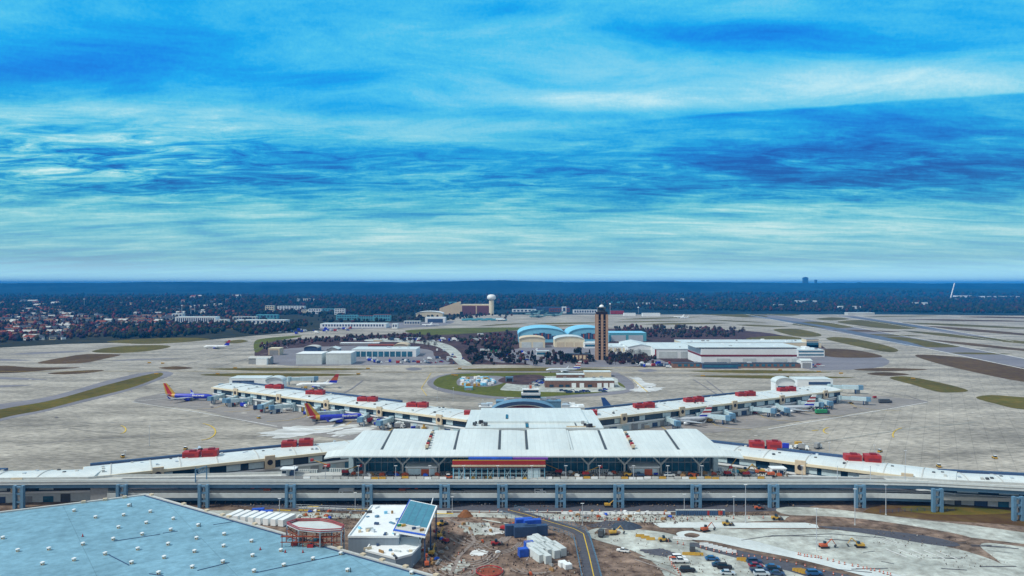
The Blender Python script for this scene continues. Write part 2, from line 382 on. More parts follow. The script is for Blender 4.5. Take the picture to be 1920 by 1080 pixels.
me=bpy.data.meshes.new('hills'); me.from_pydata(co.tolist(),[],fc.tolist()); me.materials.append(hillm)
me.polygons.foreach_set('use_smooth',[True]*len(me.polygons))
o=bpy.data.objects.new('hills',me); COL.objects.link(o); o['kind']='structure'

# forest as one mass
ico_v=[];t=(1+5**.5)/2
for a,b in ((-1,t),(1,t),(-1,-t),(1,-t)): ico_v.append((a,b,0))
for a,b in ((-1,t),(1,t),(-1,-t),(1,-t)): ico_v.append((0,a,b))
for a,b in ((-1,t),(1,t),(-1,-t),(1,-t)): ico_v.append((b,0,a))
ico_v=np.array(ico_v)/math.hypot(1,t)
from itertools import combinations
ico_f=[]
D=2/math.hypot(1,t)
for i,j,k in combinations(range(12),3):
    if all(abs(np.linalg.norm(ico_v[p]-ico_v[q])-D)<.01 for p,q in ((i,j),(j,k),(i,k))):
        n=np.cross(ico_v[j]-ico_v[i],ico_v[k]-ico_v[i]); ico_f.append((i,j,k) if n@ico_v[i]>0 else (i,k,j))
ico_f=np.array(ico_f)
def mass(name,pos,size,mat,label,cat):
    n=len(pos); sz=size[:,None]*rng.uniform(.75,1.25,(n,3))*np.array([.62,.62,.8])
    V=ico_v[None]*rng.uniform(.6,1.2,(n,12,1))*sz[:,None,:]+pos[:,None,:]+np.array([0,0,1])*(sz[:,2]*.75)[:,None,None]
    Fm=ico_f[None]+(np.arange(n)*12)[:,None,None]
    me=bpy.data.meshes.new(name); me.vertices.add(n*12); me.vertices.foreach_set('co',V.reshape(-1))
    f=Fm.reshape(-1); me.loops.add(len(f)); me.loops.foreach_set('vertex_index',f.astype(np.int32))
    me.polygons.add(len(f)//3); me.polygons.foreach_set('loop_start',np.arange(0,len(f),3,dtype=np.int32)); me.polygons.foreach_set('loop_total',np.full(len(f)//3,3,dtype=np.int32))
    me.update(calc_edges=True); me.materials.append(mat)
    o=bpy.data.objects.new(name,me); COL.objects.link(o); tag(o,label,cat,None,'stuff'); return o
forestm=island_mat('forest_leaf',[(.010,.024,.016),(.014,.030,.014),(.020,.034,.016),(.012,.020,.022),(.045,.030,.014),(.03,.04,.015),(.07,.022,.018),(.016,.022,.03),(.012,.026,.02),(.03,.02,.022)])
fieldm=island_mat('autumn_leaf',[(.03,.022,.028),(.045,.03,.03),(.06,.028,.032),(.02,.025,.022),(.085,.022,.026),(.06,.045,.03),(.03,.035,.02),(.05,.04,.035),(.022,.03,.018)])
townm=island_mat('town_trees',[(.02,.03,.02),(.09,.04,.02),(.03,.02,.03),(.05,.02,.04),(.14,.06,.03),(.02,.025,.035),(.16,.03,.03),(.07,.06,.03)])
def polyscatter(poly,n):
    xs=[p[0] for p in poly]; ys=[p[1] for p in poly]; out=[]
    while len(out)<n:
        x=random.uniform(min(xs),max(xs)); y=random.uniform(min(ys),max(ys)); ins=False
        for i in range(len(poly)):
            (x1,y1),(x2,y2)=poly[i-1],poly[i]
            if (y1>y)!=(y2>y) and x<(x2-x1)*(y-y1)/(y2-y1)+x1: ins=not ins
        if ins: out.append((x,y))
    return out
n=19000
px=rng.uniform(-160,2080,n); py=rng.uniform(550.3,592.5,n)
lim=np.interp(px,[-160,0,330,420,600,850,1000,1300,1400,1920,2080],[592,592,589,592,590,585,580,583,584,588,590])
k=py<lim; px,py=px[k],py[k]
Yf=H*F/(py-HY); keep=Yf<6000; px,Yf=px[keep],Yf[keep]
Xf=(px-960)*Yf/F; Zf=np.where(Yf>2300,hill_h(Xf,Yf),0)-1
mass('forest',np.stack([Xf,Yf,Zf],-1),np.interp(Yf,[1900,6000],[8,14])*rng.uniform(.6,1.3,len(Xf)),forestm,'dark wooded hillsides with autumn patches stretching behind the airport','forest')
def massp(name,poly,n,s0,s1,mat,label,cat):
    pts=polyscatter(poly,n); pos=np.array([P(x,y) for x,y in pts]); mass(name,pos,rng.uniform(s0,s1,n),mat,label,cat)
massp('woodland',[(-60,582),(150,578),(330,585),(480,592),(470,612),(330,626),(200,632),(0,643),(-60,640)],1500,4,8,townm,'dark trees and gardens filling the town at far left','woodland')
massp('woodland',[(200,612),(330,606),(480,607),(420,624),(340,632),(210,636)],420,5,9,forestm,'dark wood between the town and the grass edge of the airfield','woodland')
massp('scrub',[(480,650),(560,637),(700,629),(800,628),(830,634),(800,640),(700,637),(560,645),(500,656)],260,2.5,5,fieldm,'purple brown scrub on the bank under the far taxiway','scrub')
massp('scrub',[(1150,614),(1300,614),(1400,620),(1370,632),(1250,634),(1160,630)],300,3,7,fieldm,'red and purple autumn scrub behind the long white hangars','scrub')
massp('scrub',[(835,636),(960,624),(970,645),(960,660),(880,650)],190,3,6,fieldm,'dark autumn scrub left of the pale blue arched hangars','scrub')
massp('scrub',[(1128,660),(1165,655),(1225,665),(1235,682),(1140,684)],200,2.5,5,fieldm,'leafless purple brown thicket right of the control tower foot','scrub')
massp('scrub',[(870,662),(960,660),(1080,664),(1120,676),(1100,684),(880,684)],110,2.5,5,fieldm,'low dark scrub on the yard left of the control tower','scrub')
massp('woodland',[(425,604),(480,600),(560,600),(585,610),(540,622),(470,628),(440,622)],380,4,8,forestm,'dark wood between the white warehouse and the far taxiway','woodland')
area('green_verge',[(350,616),(400,606),(450,607),(475,613),(420,618),(370,622)],grassm,.05)
massp('scrub',[(560,590),(830,580),(1000,590),(850,600),(620,608)],380,4,8,forestm,'dark trees between the distant business park buildings','scrub')

# ------------------------------------------------------------------ trees
def tree_mesh(kind):
    def mk():
        r=thing('tree','tree','tree')
        t=MB(); h={'bushy':8,'bare':9,'conifer':11}[kind]
        t.tube((0,0,0),(0,0,h*.45),.28,.16)
        for k in range(4):
            a=k*1.6+random.random(); t.tube((0,0,h*.35),(math.cos(a)*h*.18,math.sin(a)*h*.18,h*.65),.12,.04,4)
        t.build('trunk',bark,r)
        c=MB(); n={'bushy':230,'bare':170,'conifer':200}[kind]
        cl=[(random.uniform(-2.2,2.2),random.uniform(-2.2,2.2),random.uniform(.5,.85)*h,random.uniform(1.3,2.2)) for _ in range(7)]
        for _ in range(n):
            if kind=='conifer':
                z=random.uniform(.12,1)*h; rr=(1-z/h)*2.3+.15; a=random.uniform(0,6.28); p=(math.cos(a)*rr,math.sin(a)*rr,z); s=.75
            else:
                q=random.choice(cl); d=np.random.default_rng(random.randrange(10**9)).normal(size=3); d/=np.linalg.norm(d); p=(q[0]+d[0]*q[3],q[1]+d[1]*q[3],q[2]+d[2]*q[3]*.8); s=.75 if kind=='bushy' else .42
            u=np.array([random.gauss(0,1) for _ in range(3)]); u/=np.linalg.norm(u); w=np.cross(u,[random.gauss(0,1) for _ in range(3)]); w/=np.linalg.norm(w)+1e-9
            p=np.array(p); 
            if kind=='bare': u=u*1.7; w=w*.5
            c.add([p-u*s,p+w*s,p+u*s,p-w*s],[(0,1,2,3)])
        c.build('crown',{'bushy':MATS['forest_leaf'],'bare':MATS['autumn_leaf'],'conifer':MATS['forest_leaf']}[kind],r)
        return r
    return mk
def trees(poly,n,kind,label,group,s0=.8,s1=1.3):
    for x,y in polyscatter(poly,n):
        o=place('tree_'+kind,tree_mesh(kind),P(x,y,.03),random.uniform(0,6.28),label,group,random.uniform(s0,s1))
trees([(1130,662),(1160,655),(1225,668),(1230,684),(1140,684)],34,'bare','leafless purple brown tree in the thicket right of the control tower','bare trees right of the control tower')
trees([(975,672),(1110,668),(1120,684),(970,686)],9,'conifer','dark conical tree in the yard left of the control tower foot','conifers left of the control tower')
trees([(1040,664),(1115,662),(1118,680),(1040,682)],10,'bushy','dark rounded tree beside the brown block at the control tower foot','rounded trees at the tower foot')
trees([(870,660),(960,655),(965,682),(885,684)],26,'bushy','dark rounded tree right of the curving access road','trees right of the access road')
trees([(700,630),(830,634),(840,650),(815,655),(760,645)],24,'bare','leafless dark tree on the bank left of the access road','bare trees left of the access road')
trees([(1150,618),(1400,620),(1380,634),(1160,632)],44,'bare','reddish purple tree on the bank behind the long white hangars','autumn trees behind the hangars')
trees([(210,615),(330,612),(420,622),(330,633),(210,635)],40,'bushy','dark rounded tree along the grass edge right of the far left town','trees on the far left grass edge')
trees([(0,605),(200,600),(330,600),(200,612),(0,618)],46,'conifer','dark pointed tree rising between the houses of the far left town','pointed trees in the far left town')

# ------------------------------------------------------------------ buildings
WN=[0]
def building(name,label,cat,px0,px1,pyb,pyt,depth,wall,roof,kind='flat',rows=0,cols=0,win=glassb,doors=0,doormat=None,group=None,band=None,z0=.03,rise=None,vents=0,ribbon=True,ph=0):
    Y=(H-z0)*F/(pyb-HY); x0,x1=PX(px0,Y),PX(px1,Y); z1=PZ(pyt,Y)-z0; w=x1-x0
    r=thing(name,label,cat,((x0+x1)/2,Y,z0),0,group); hw=w/2
    if rise is None: rise=max(1.0,min(z1*.35,w*.12))
    if kind=='flat':
        MB().box(-hw,hw,0,depth,0,z1-.5).build('wall',wall,r)
        b=MB().box(-hw-.15,hw+.15,-.15,depth+.15,z1-.5,z1)
        b.build('roof',roof,r); top=z1
    elif kind=='gable':     # ridge along x
        e=z1-rise
        MB().xprism([(0,0),(depth,0),(depth,e),(depth/2,z1-.15),(0,e)],-hw,hw).build('wall',wall,r)
        MB().xprism([(-.5,e-.1),(depth/2,z1),(depth+.5,e-.1),(depth+.5,e+.3),(depth/2,z1+.35),(-.5,e+.3)],-hw-.4,hw+.4).build('roof',roof,r); top=e
    elif kind=='front_gable':
        e=z1-rise
        MB().yprism([(-hw,0),(hw,0),(hw,e),(0,z1-.15),(-hw,e)],0,depth).build('wall',wall,r)
        MB().yprism([(-hw-.5,e-.1),(0,z1),(hw+.5,e-.1),(hw+.5,e+.3),(0,z1+.35),(-hw-.5,e+.3)],-.5,depth+.5).build('roof',roof,r); top=e
    elif kind=='arch':
        e=z1-rise; n=14; pr=[(-hw*math.cos(math.pi*k/n),e+rise*math.sin(math.pi*k/n)) for k in range(n+1)]
        MB().yprism([(-hw,0)]+[(x,z-.1) for x,z in pr]+[(hw,0)],0,depth).build('wall',wall,r)
        pr2=[(x*1.03,z+.6) for x,z in pr]
        m=MB()
        n2=len(pr)
        vs=[(x,-1,z) for x,z in pr]+[(x,-1,z) for x,z in pr2]+[(x,depth+.6,z) for x,z in pr]+[(x,depth+.6,z) for x,z in pr2]
        fs=[]
        for i in range(n2-1):
            fs+=[(i,i+1,n2+i+1,n2+i),(n2+i,n2+i+1,3*n2+i+1,3*n2+i),(i,2*n2+i,2*n2+i+1,i+1)]
        m.add(vs,fs); m.build('roof',roof,r); top=e
    if rows:
        st=(top-.8)/rows
        for j in range(rows):
            zc=.4+st*j+st*.3
            if ribbon or cols==0:
                MB().box(-hw*.94,hw*.94,-.12,-.02,zc,zc+st*.45).build('window',win,r)
            else:
                cw=w*.94/cols
                for i in range(cols):
                    x=-hw*.94+cw*i; MB().box(x+cw*.2,x+cw*.8,-.12,-.02,zc,zc+st*.55).build('window',win,r)
    if doors:
        cw=w*.9/doors
        for i in range(doors):
            x=-hw*.9+cw*i
            MB().box(x+cw*.08,x+cw*.92,-.2,-.02,.05,top*.72).build('door',doormat or grey,r)
    if band:
        MB().box(-hw-.22,hw+.22,-.22,depth+.22,top*band[0],top*band[1]).build('stripe',band[2],r)
    rr=random.Random(px0)
    for i in range(vents):
        x=rr.uniform(-hw*.85,hw*.85); y=rr.uniform(depth*.15,depth*.85); s=rr.uniform(1,2.4)
        MB().box(x-s,x+s,y-s,y+s,top-.1,top+rr.uniform(.8,1.8)).build('roof_unit',rr.choice([silver,grey,white]),r)
    if ph:
        MB().box(-hw*.2,hw*.15,depth*.3,depth*.7,top-.1,top+ph).build('penthouse',wall,r)
    return r
B=building
# large hangars and sheds, middle distance
g=B('hangar','long white hangar with a red corner strip behind the red striped building','hangar',1228,1318,672,651,110,white,roofw,'gable',doors=2,doormat=paleb,rise=2.5,vents=3)
MB().box(-PX(1318,1000)*0-45*.714,-45*.714+1.6,-.3,-.05,0,12).build('corner_strip',red,g)
B('hangar','tall white gabled hangar wall left of the red corner strip','hangar',1178,1226,668,646,90,white,roofw,'front_gable',rise=3.5,doors=1,doormat=paleb)
g=B('terminal_shed','large white building with a dark red stripe and dark roof rim beyond the taxiway','cargo building',1315,1494,684,653,70,white,slate,'flat',band=(.50,.61,darkred),doors=0,vents=9)
MB().box(-66,66,1,69,21.1,21.5).build('roof_deck',roofw,g)
for i,xx in enumerate((-40,-8,30,52)): MB().box(xx,xx+16,-.5,-.1,.1,8).build('door',paleb,g)
B('office_building','low brown brick office with a dark canopy in front of the red striped building','office',1262,1500,690,681,12,brick,slate,'flat',rows=1,cols=20,ribbon=False,vents=4)
g=B('canopy_building','dark blue low entrance hall set in the brown brick front','entrance hall',1318,1384,691.5,682,5,navy,dgrey,'flat',rows=1)
B('hangar','long low white shed stretching behind the control tower top of the yard','shed',1130,1235,664,650,60,white,roofw,'flat',rows=1,cols=12,win=cream,ribbon=False,vents=4)
B('hangar','pale cyan shed with a wide silver door right of the twin arches','shed',1140,1212,640,624,50,teal,skyb,'flat',doors=2,doormat=silver)
B('shed','long cream roofed row of sheds behind the red striped building','shed',1280,1540,652,642,60,cream,roofw,'flat',vents=10)
B('shed','white boxy annex right of the red striped building','annex',1496,1546,669,656,40,white,roofw,'flat',rows=2,vents=2,ph=3)
B('shed','small white hut with sloping roof at the right end of the brown office','hut',1502,1523,690,674,14,white,roofw,'gable',doors=1)
B('shed','pale beige penthouse block on the far right shed row','block',1512,1535,652,636,20,tan,grey,'flat',rows=1)
B('shed','white low block behind the right annex','block',1440,1500,650,640,30,white,roofw,'flat',rows=1,vents=3)
# twin arch hangars
for (a,b,lab) in ((972,1061,'left pale blue arched hangar with orange and blue door panels'),(1066,1142,'right pale blue arched hangar partly hidden by the control tower')):
    g=B('arched_hangar',lab,'hangar',a,b,642,615,90,skyb,skyb,'arch',rise=12)
    Y=H*F/110; hw=(PX(b,Y)-PX(a,Y))/2
    for i,(t0,t1,z) in enumerate([(-.62,-.40,11.5),(-.38,-.14,15),(-.12,.12,16.5),(.14,.38,15),(.40,.62,11.5)]):
        MB().box(hw*t0,hw*t1,-.4,-.1,6,z).build('door_panel',navy,g)
        MB().box(hw*(t0+t1)/2-.9,hw*(t0+t1)/2+.9,-.7,-.42,6.2,z-.8).build('door_rib',orange,g)
B('hangar','cream arched shed standing before the left pale blue arch','hangar',974,1022,652,632,40,cream,tan,'arch',rise=4.5,doors=2,doormat=paleb)
B('hangar','cream arched shed standing between the twin pale blue arches','hangar',1040,1096,651,631,40,cream,roofw,'arch',rise=6,doors=3,doormat=tan)
B('shed','flat pale shed joined to the right end of the cream arches','shed',1096,1130,653,643,30,white,roofw,'flat',rows=1,vents=2)
B('office_building','low brown block at the foot of the control tower','office',1062,1108,678,664,16,brick,slate,'flat',rows=1,cols=6,win=beige,ribbon=False)
B('shed','small white hut left of the brown block by the tower','hut',1006,1030,668,658,10,paleb,roofw,'flat',rows=1)
# white boxes and bay warehouse
B('hangar','left one of two plain white cube hangars beside the taxiway','hangar',555,603,683.5,663,32,paleb,white,'flat',band=(.93,.96,silver))
B('hangar','right one of two plain white cube hangars beside the taxiway','hangar',611,658,683.5,662,32,paleb,white,'flat',band=(.93,.96,silver))
g=B('warehouse','long pale roofed cargo shed with blue loading bays right of the white cubes','warehouse',659,780,669,655,45,white,roofw,'flat',doors=10,doormat=glassb,vents=4)
B('hangar','small tan quonset with rounded front behind the cargo shed','hangar',738,765,652,645,30,tan,tan,'arch',rise=4)
B('shed','grey gabled shed behind the white cubes','shed',612,634,661,651,20,grey,roofw,'front_gable',rise=3)
B('shed','low dark roofed round shed above the left white cube','shed',570,596,659,649,20,navy,lgrey,'arch',rise=3)
g=B('shed','tan block with slanting ramp at the left end of the yard','block',503,524,666,653,18,tan,cream,'flat',doors=1)
B('shed','low grey shed at the left edge of the yard','shed',466,506,683,669,14,grey,lgrey,'gable',rise=2)
B('shed','long low white roofed store at the back of the yard','store',637,710,647,643,14,grey,white,'flat')
B('shed','rust roofed store behind the cargo shed','store',690,738,651,646,14,brown,rroof,'gable',rise=1.5)
B('shed','white kiosk roof low at left beside the ring road','kiosk',480,500,684,672,10,white,roofw,'flat')
for i,(a,b,y,h,lab) in enumerate([(700,716,640,3.5,'tan site cabin left of the access road'),(733,748,638,3,'white site cabin nearest the access road bend'),(752,790,636,3,'long white site cabin on the bank'),(660,672,638,3,'pale site cabin at the left of the bank'),(895,906,628,2.5,'small white cabin alone in the dark scrub'),(888,915,637,2.5,'long white roof low in the dark scrub'),(920,932,660,4,'green roofed shed in the trees by the car park'),(900,918,658,3,'white trailer beside the car park with red end')]):
    B('site_cabin',lab,'cabin',a,b,y,y-h,8,[tan,white,white,lgrey,white,white,greenp,white][i],[roofw,roofw,roofw,roofw,roofw,roofw,greenp,roofw][i],'flat')
# fire/ARFF station on the oval island
g=B('fire_station','low brown station with a white roof and white bay doors on the oval island','fire station',1022,1152,727,713,0.1+18,brick,roofw,'flat',doors=0)
Y=H*F/195; 
for a in (1075,1090,1123,1135,1146): MB().box(PX(a,Y)-PX(1087,Y)-1.6,PX(a,Y)-PX(1087,Y)+2.6,-.3,-.05,.1,4.5).build('door',white,g)
for a in (1034,1052,1064,1106): MB().box(PX(a,Y)-PX(1087,Y)-2,PX(a,Y)-PX(1087,Y)+2,-.3,-.05,.8,3).build('window',glass,g)
for a,yy in ((1060,5),(1090,9),(1115,5),(1130,11)): MB().box(PX(a,Y)-PX(1087,Y)-1.5,PX(a,Y)-PX(1087,Y)+1.5,yy,yy+2,8.6,9.8).build('roof_unit',grey,g)
B('fire_station','upper white roofed hall behind the brown station on the oval island','hall',1096,1146,707,697,14,tan,roofw,'flat')
B('fire_station','lower white roofed wing behind the left of the brown station','hall',1044,1096,711,702,12,brick,roofw,'flat')
B('shed','small teal hut on the turf of the oval island','hut',871,886,732,726,5,teal,skyb,'flat',doors=1)
B('tunnel_portal','dark tunnel mouth with blue grey wingwalls in the oval island','tunnel portal',948,962,716,707,5,bsteel,bsteel,'flat',doors=1,doormat=black)
# beige hangar with tower
g=B('hangar','big beige hangar with two dark red sliding doors and a sloping left wing','hangar',862,924,589.5,571,60,beige,cream,'flat')
Y=H*F/57.5; hw=(PX(924,Y)-PX(862,Y))/2
for s in (-1,1):
    MB().box(min(s*2,s*(hw*.86)),max(s*2,s*(hw*.86)),-.6,-.1,.2,28).build('door',brown,g)
MB().yprism([(-hw-68,0),(-hw-.1,0),(-hw-.1,41),(-hw-20,36),(-hw-66,20)],0,60).build('wing',beige,g)
g=thing('water_tower','cream mushroom shaped water tower at the right end of the beige hangar','water tower',P(921.5,590,.03))
Y=g.location.y; r_=7.3*Y/F
MB().tube((0,0,0),(0,0,PZ(563,Y)),r_*.62,r_*.62,16).build('shaft',cream,g)
MB().xlathe([(0,0,0)],3)
m=MB(); pr=[(0,.62),(.1,.98),(.25,1.12),(.55,1.12),(.8,.95),(.95,.6),(1,.02)]
z0=PZ(562,Y); z1=PZ(552,Y); n=18; vs=[];fs=[]
for t_,rr in pr:
    for k in range(n): a=6.283*k/n; vs.append((rr*r_*math.cos(a),rr*r_*math.sin(a),z0+(z1-z0)*t_))
for j in range(len(pr)-1):
    for k in range(n): fs.append((j*n+k,j*n+(k+1)%n,(j+1)*n+(k+1)%n,(j+1)*n+k))
m.add(vs,fs).build('tank',white,g,smooth=True)
B('hangar','white arched hangar left of the beige hangar','hangar',780,830,594,584,50,cream,white,'arch',rise=8)
B('hangar','white hangar with dark open front below the arched one','hangar',797,835,605,595,30,white,white,'flat',doors=1,doormat=navy)
# distant blocks: label, coords
far=[(497,513,588,573,cream,4,4,'tall cream hotel block with dark windows at the left of the business park'),
 (520,570,584,574,white,3,9,'white long hotel stepping down behind the trees'),(565,575,589,581,cream,2,3,'small cream block right of the long white hotel'),
 (578,602,589,579,white,2,5,'white office block with flat roof in the business park'),(603,626,588,579,teal,2,4,'grey teal office behind the white one'),
 (627,646,590,579,white,3,4,'white square office block with dark stripe of windows'),(557,560,570,560,white,2,1,'slender white building high on the wooded hill'),
 (328,404,608,594,white,1,18,'long white colonnaded parking deck at the edge of the town'),(405,426,608,599,white,1,4,'low white shed beside the colonnaded parking deck'),
 (322,342,597,588,white,1,3,'pale barn above the colonnaded parking deck'),(436,480,601,594,lgrey,1,8,'pale long shed left of the hotel blocks'),
 (440,535,608,600,white,1,12,'wide white warehouse below the hotel blocks'),(480,520,598,590,teal,1,6,'teal roofed shed below the cream hotel block'),
 (600,724,614.5,607,white,1,22,'very long white building with a row of dark windows'),(630,670,600,591,teal,2,8,'teal office left of the red office'),
 (672,700,601,592,teal,2,6,'dark teal office with a red roof'),(700,732,602,590,teal,2,7,'teal office right of the red roofed one'),
 (735,745,616,607,white,1,2,'white kiosk right of the very long white building'),(757,788,609,602,lgrey,1,6,'grey low hangar with pale roof left of the open fronted hangar'),
 (560,700,624,618,bsteel,1,24,'long row of blue grey parked trailers'),(735,765,570,565,teal,2,6,'teal building high in the forest'),
 (780,813,573,569,white,0,0,'white flat roof alone in the forest'),(832,856,572,566,teal,0,0,'teal roof in the forest behind the beige hangar'),
 (395,416,575,569,white,0,0,'pale water tank building on the wooded knoll'),(558,588,565,560,cream,2,8,'cream block high on the hill in the forest'),
 (960,1005,586,580,white,1,6,'white base hangar behind the parked transport planes'),(1000,1070,582,576,navy,0,0,'dark blue long hall behind the transport planes'),
 (1030,1068,586,578,rroof,1,8,'dark red hall behind the transport planes'),(1054,1062,588,575,white,1,1,'white square tower among the base halls'),
 (1075,1120,588,581,white,1,9,'white long hall at the right of the base'),(1145,1170,589,583,red,0,0,'dark red low building right of the control tower top'),
 (1170,1192,592,587,white,0,0,'white shed with tan wall beyond the far apron'),(1205,1238,593,587,white,0,0,'long white shed on the far apron edge'),
 (1130,1170,569,566,teal,0,0,'pale roof strip in the forest right of the tower'),(1180,1230,572,568,white,0,0,'long white roof strip in the wooded plain'),
 (1248,1296,575,572,white,0,0,'white roof strip right of the radar mast'),(1310,1340,575,572,teal,0,0,'thin teal roof strip in the dark forest'),
 (1494,1532,568,563.5,white,0,0,'white long roof below the city skyline'),(1575,1614,580,574,white,0,0,'white shed in the dark woods right of the skyline'),
 (1590,1640,591,586,lgrey,0,0,'low pale huts near the right runway ends'),(1660,1710,555,552,white,0,0,'thin pale roof strip at far right'),
 (1792,1822,559,554,white,0,0,'white roof right of the white plume'),(1825,1850,559.5,556,lgrey,0,0,'grey white roof in the row at far right'),(1846,1912,560,555.5,white,0,0,'longest white roof at the right edge'),
 (1712,1740,572,567,white,0,0,'bright white roofs below the plume'),(1620,1632,552,549,white,0,0,'white house on the dark ridge'),
 (1268,1284,565,560,white,0,0,'small white church-like roof in the woods'),(1452,1470,576,571,lgrey,0,0,'grey barn at the edge of the right woods')]
for i,(a,b,yb,yt,mt,rw,cl,lab) in enumerate(far):
    if yt==618: continue
    z0=.03
    Y=H*F/(yb-HY)
    if Y>2300: z0=float(max(0,hill_h(np.array((((a+b)/2-960)*Y/F)),np.array(Y))))
    # keep the pixel base by solving distance for that height
    for _ in range(3):
        Y=(H-z0)*F/(yb-HY)
        z0=float(max(.03,hill_h(np.array((((a+b)/2-960)*Y/F)),np.array(Y)))) if Y>2300 else .03
    rf=rroof if 'red roof' in lab else (roofw if mt in (white,cream,lgrey) else mt)
    B('far_building',lab,'building',a,b,yb,yt,max(18,(b-a)*Y/F*.3),mt,rf,'flat',rows=rw,cols=cl,win=navy,ribbon=(cl>9 and rw>1),z0=z0-2 if z0>1 else .03)
# town houses
brickr=M('tan_tile_roof',(.20,.13,.09),.85,.3,.5)
walls=[white,cream,lgrey,tan,paleb]; roofs=[slate,slate,rroof,lgrey,brickr]
wn={id(white):'white',id(cream):'cream',id(lgrey):'pale grey',id(tan):'tan',id(paleb):'bluish white'}
rn={id(slate):'dark slate roof',id(rroof):'rust red roof',id(lgrey):'light grey roof',id(brickr):'tan tiled roof'}
def house_maker(wl,rf,w,d,h):
    def mk():
        r=thing('house','house','house')
        MB().box(-w/2,w/2,-d/2,d/2,0,h).build('wall',wl,r)
        rise=d*.3
        MB().xprism([(-d/2-.5,h-.05),(0,h+rise),(d/2+.5,h-.05)],-w/2-.4,w/2+.4).build('roof',rf,r)
        MB().box(-w*.35,w*.35,-d/2-.08,-d/2+.02,h*.35,h*.7).build('window',navy,r)
        MB().box(-w*.1,w*.1-.3,-.6,.6,h+rise*.5,h+rise+1.4).build('chimney',brick,r)
        return r
    return mk
k=0
zones=[([(0,572),(60,568),(115,572),(120,590),(0,592)],44,'on the upper slope of the far left town'),
 ([(0,592),(120,588),(205,592),(210,602),(0,606)],52,'in the middle rows of the far left town'),
 ([(0,606),(205,602),(300,598),(320,606),(130,618),(0,622)],56,'in the lower rows of the far left town'),
 ([(0,622),(130,617),(125,636),(0,640)],16,'nearest the airfield edge in the far left town'),
 ([(230,596),(325,592),(330,604),(240,606)],40,'in the row left of the colonnaded parking deck'),
 ([(225,566),(340,562),(480,566),(470,588),(330,590),(230,590)],46,'alone among trees behind the colonnaded deck')]
for poly,n,where in zones:
    for x,y in polyscatter(poly,n):
        wl=random.choice(walls); rf=random.choice(roofs); k+=1
        Y=H*F/(y-HY); s=min(1.7,max(.85,Y/2700))
        z=float(max(0,hill_h(np.array((x-960)*Y/F),np.array(Y)))) if Y>2300 else 0
        w=random.choice([(13,9,6),(20,10,5),(30,14,6)]) 
        lab='%s %s house, %s, %s'%({13:'small',20:'long',30:'large'}[w[0]],wn[id(wl)],rn[id(rf)],where)
        place('house_%d_%d_%d'%(id(wl),id(rf),w[0]),house_maker(wl,rf,*w),((x-960)*Y/F,Y,z+.05),random.uniform(-.5,.5),lab,lab+' (houses)',s)

# control tower
g=thing('control_tower','tall brown ribbed air traffic control tower with a dark cab and white dome','control tower',P(1128,674,.03)); Y=g.location.y; k=Y/F
w=9.2*k; zt=PZ(590,Y)
MB().box(-w*.8,w*.8,-w*.8,w*.8,0,zt).build('shaft',towerd,g)
for s in (-1,-.02,.96):
    for t_ in (-1,1):
        x=s*w; MB().box(x-1.5,x+1.5,t_*w-1.2 if t_<0 else w*.8+.01,-w*.8-.01 if t_<0 else w+1.2,0,zt+.5).build('rib',towerc,g)
for s in (-1,1):
    for y in (-w*.45,w*.45): MB().box(min(s*(w*.8+.01),s*w),max(s*(w*.8+.01),s*w),y-1.3,y+1.3,0,zt+.4).build('rib',towerc,g)
for j in range(13):
    z=6+j*(zt-10)/13
    MB().box(-w*.68,-w*.36,-w*.8-.25,-w*.8-.02,z,z+.9).build('window',tan,g); MB().box(w*.34,w*.66,-w*.8-.25,-w*.8-.02,z,z+.9).build('window',tan,g)
MB().cbox(0,0,zt+.51,w*2.15,w*2.15,3.0).build('walkway',towerd,g)
m=MB(); 
def oct(r,z): return [(r*math.cos(R(22.5+45*i)),r*math.sin(R(22.5+45*i)),z) for i in range(8)]
def frus(m,r0,z0,r1,z1,mi=0): m.add(oct(r0,z0)+oct(r1,z1),[tuple(range(7,-1,-1)),tuple(range(8,16))]+[(i,(i+1)%8,8+(i+1)%8,8+i) for i in range(8)],mi)
frus(m,w*.9,zt+3.52,w*.95,zt+5.5); m.build('catwalk',dgrey,g)
m=MB(); frus(m,w*.72,zt+5.52,w*.98,zt+9.2); m.build('cab_glass',glass,g)
m=MB(); frus(m,w*1.0,zt+9.22,w*.8,zt+10.2); m.build('cab_roof',dgrey,g)
m=MB().ellips((0,0,zt+10.2),(w*.5,w*.5,3.0),14,6,hemi=True); m.build('dome',white,g,smooth=True)
MB().tube((0,0,zt+13),(0,0,zt+18),.15,.08).build('antenna',steel,g)

# airport light mast, radar mast
for a,yb,yt,lab in ((1144,590,571,'slender mast with a round white lamp right of the control tower top'),(1197,588,578,'short mast with a white globe beyond the far apron')):
    g=thing('beacon_mast',lab,'mast',P(a,yb,.03)); Y=g.location.y
    MB().tube((0,0,0),(0,0,PZ(yt,Y)),1,.6).build('pole',steel,g); MB().ellips((0,0,PZ(yt,Y)+2),(3,3,3)).build('lamp',white,g,smooth=True)
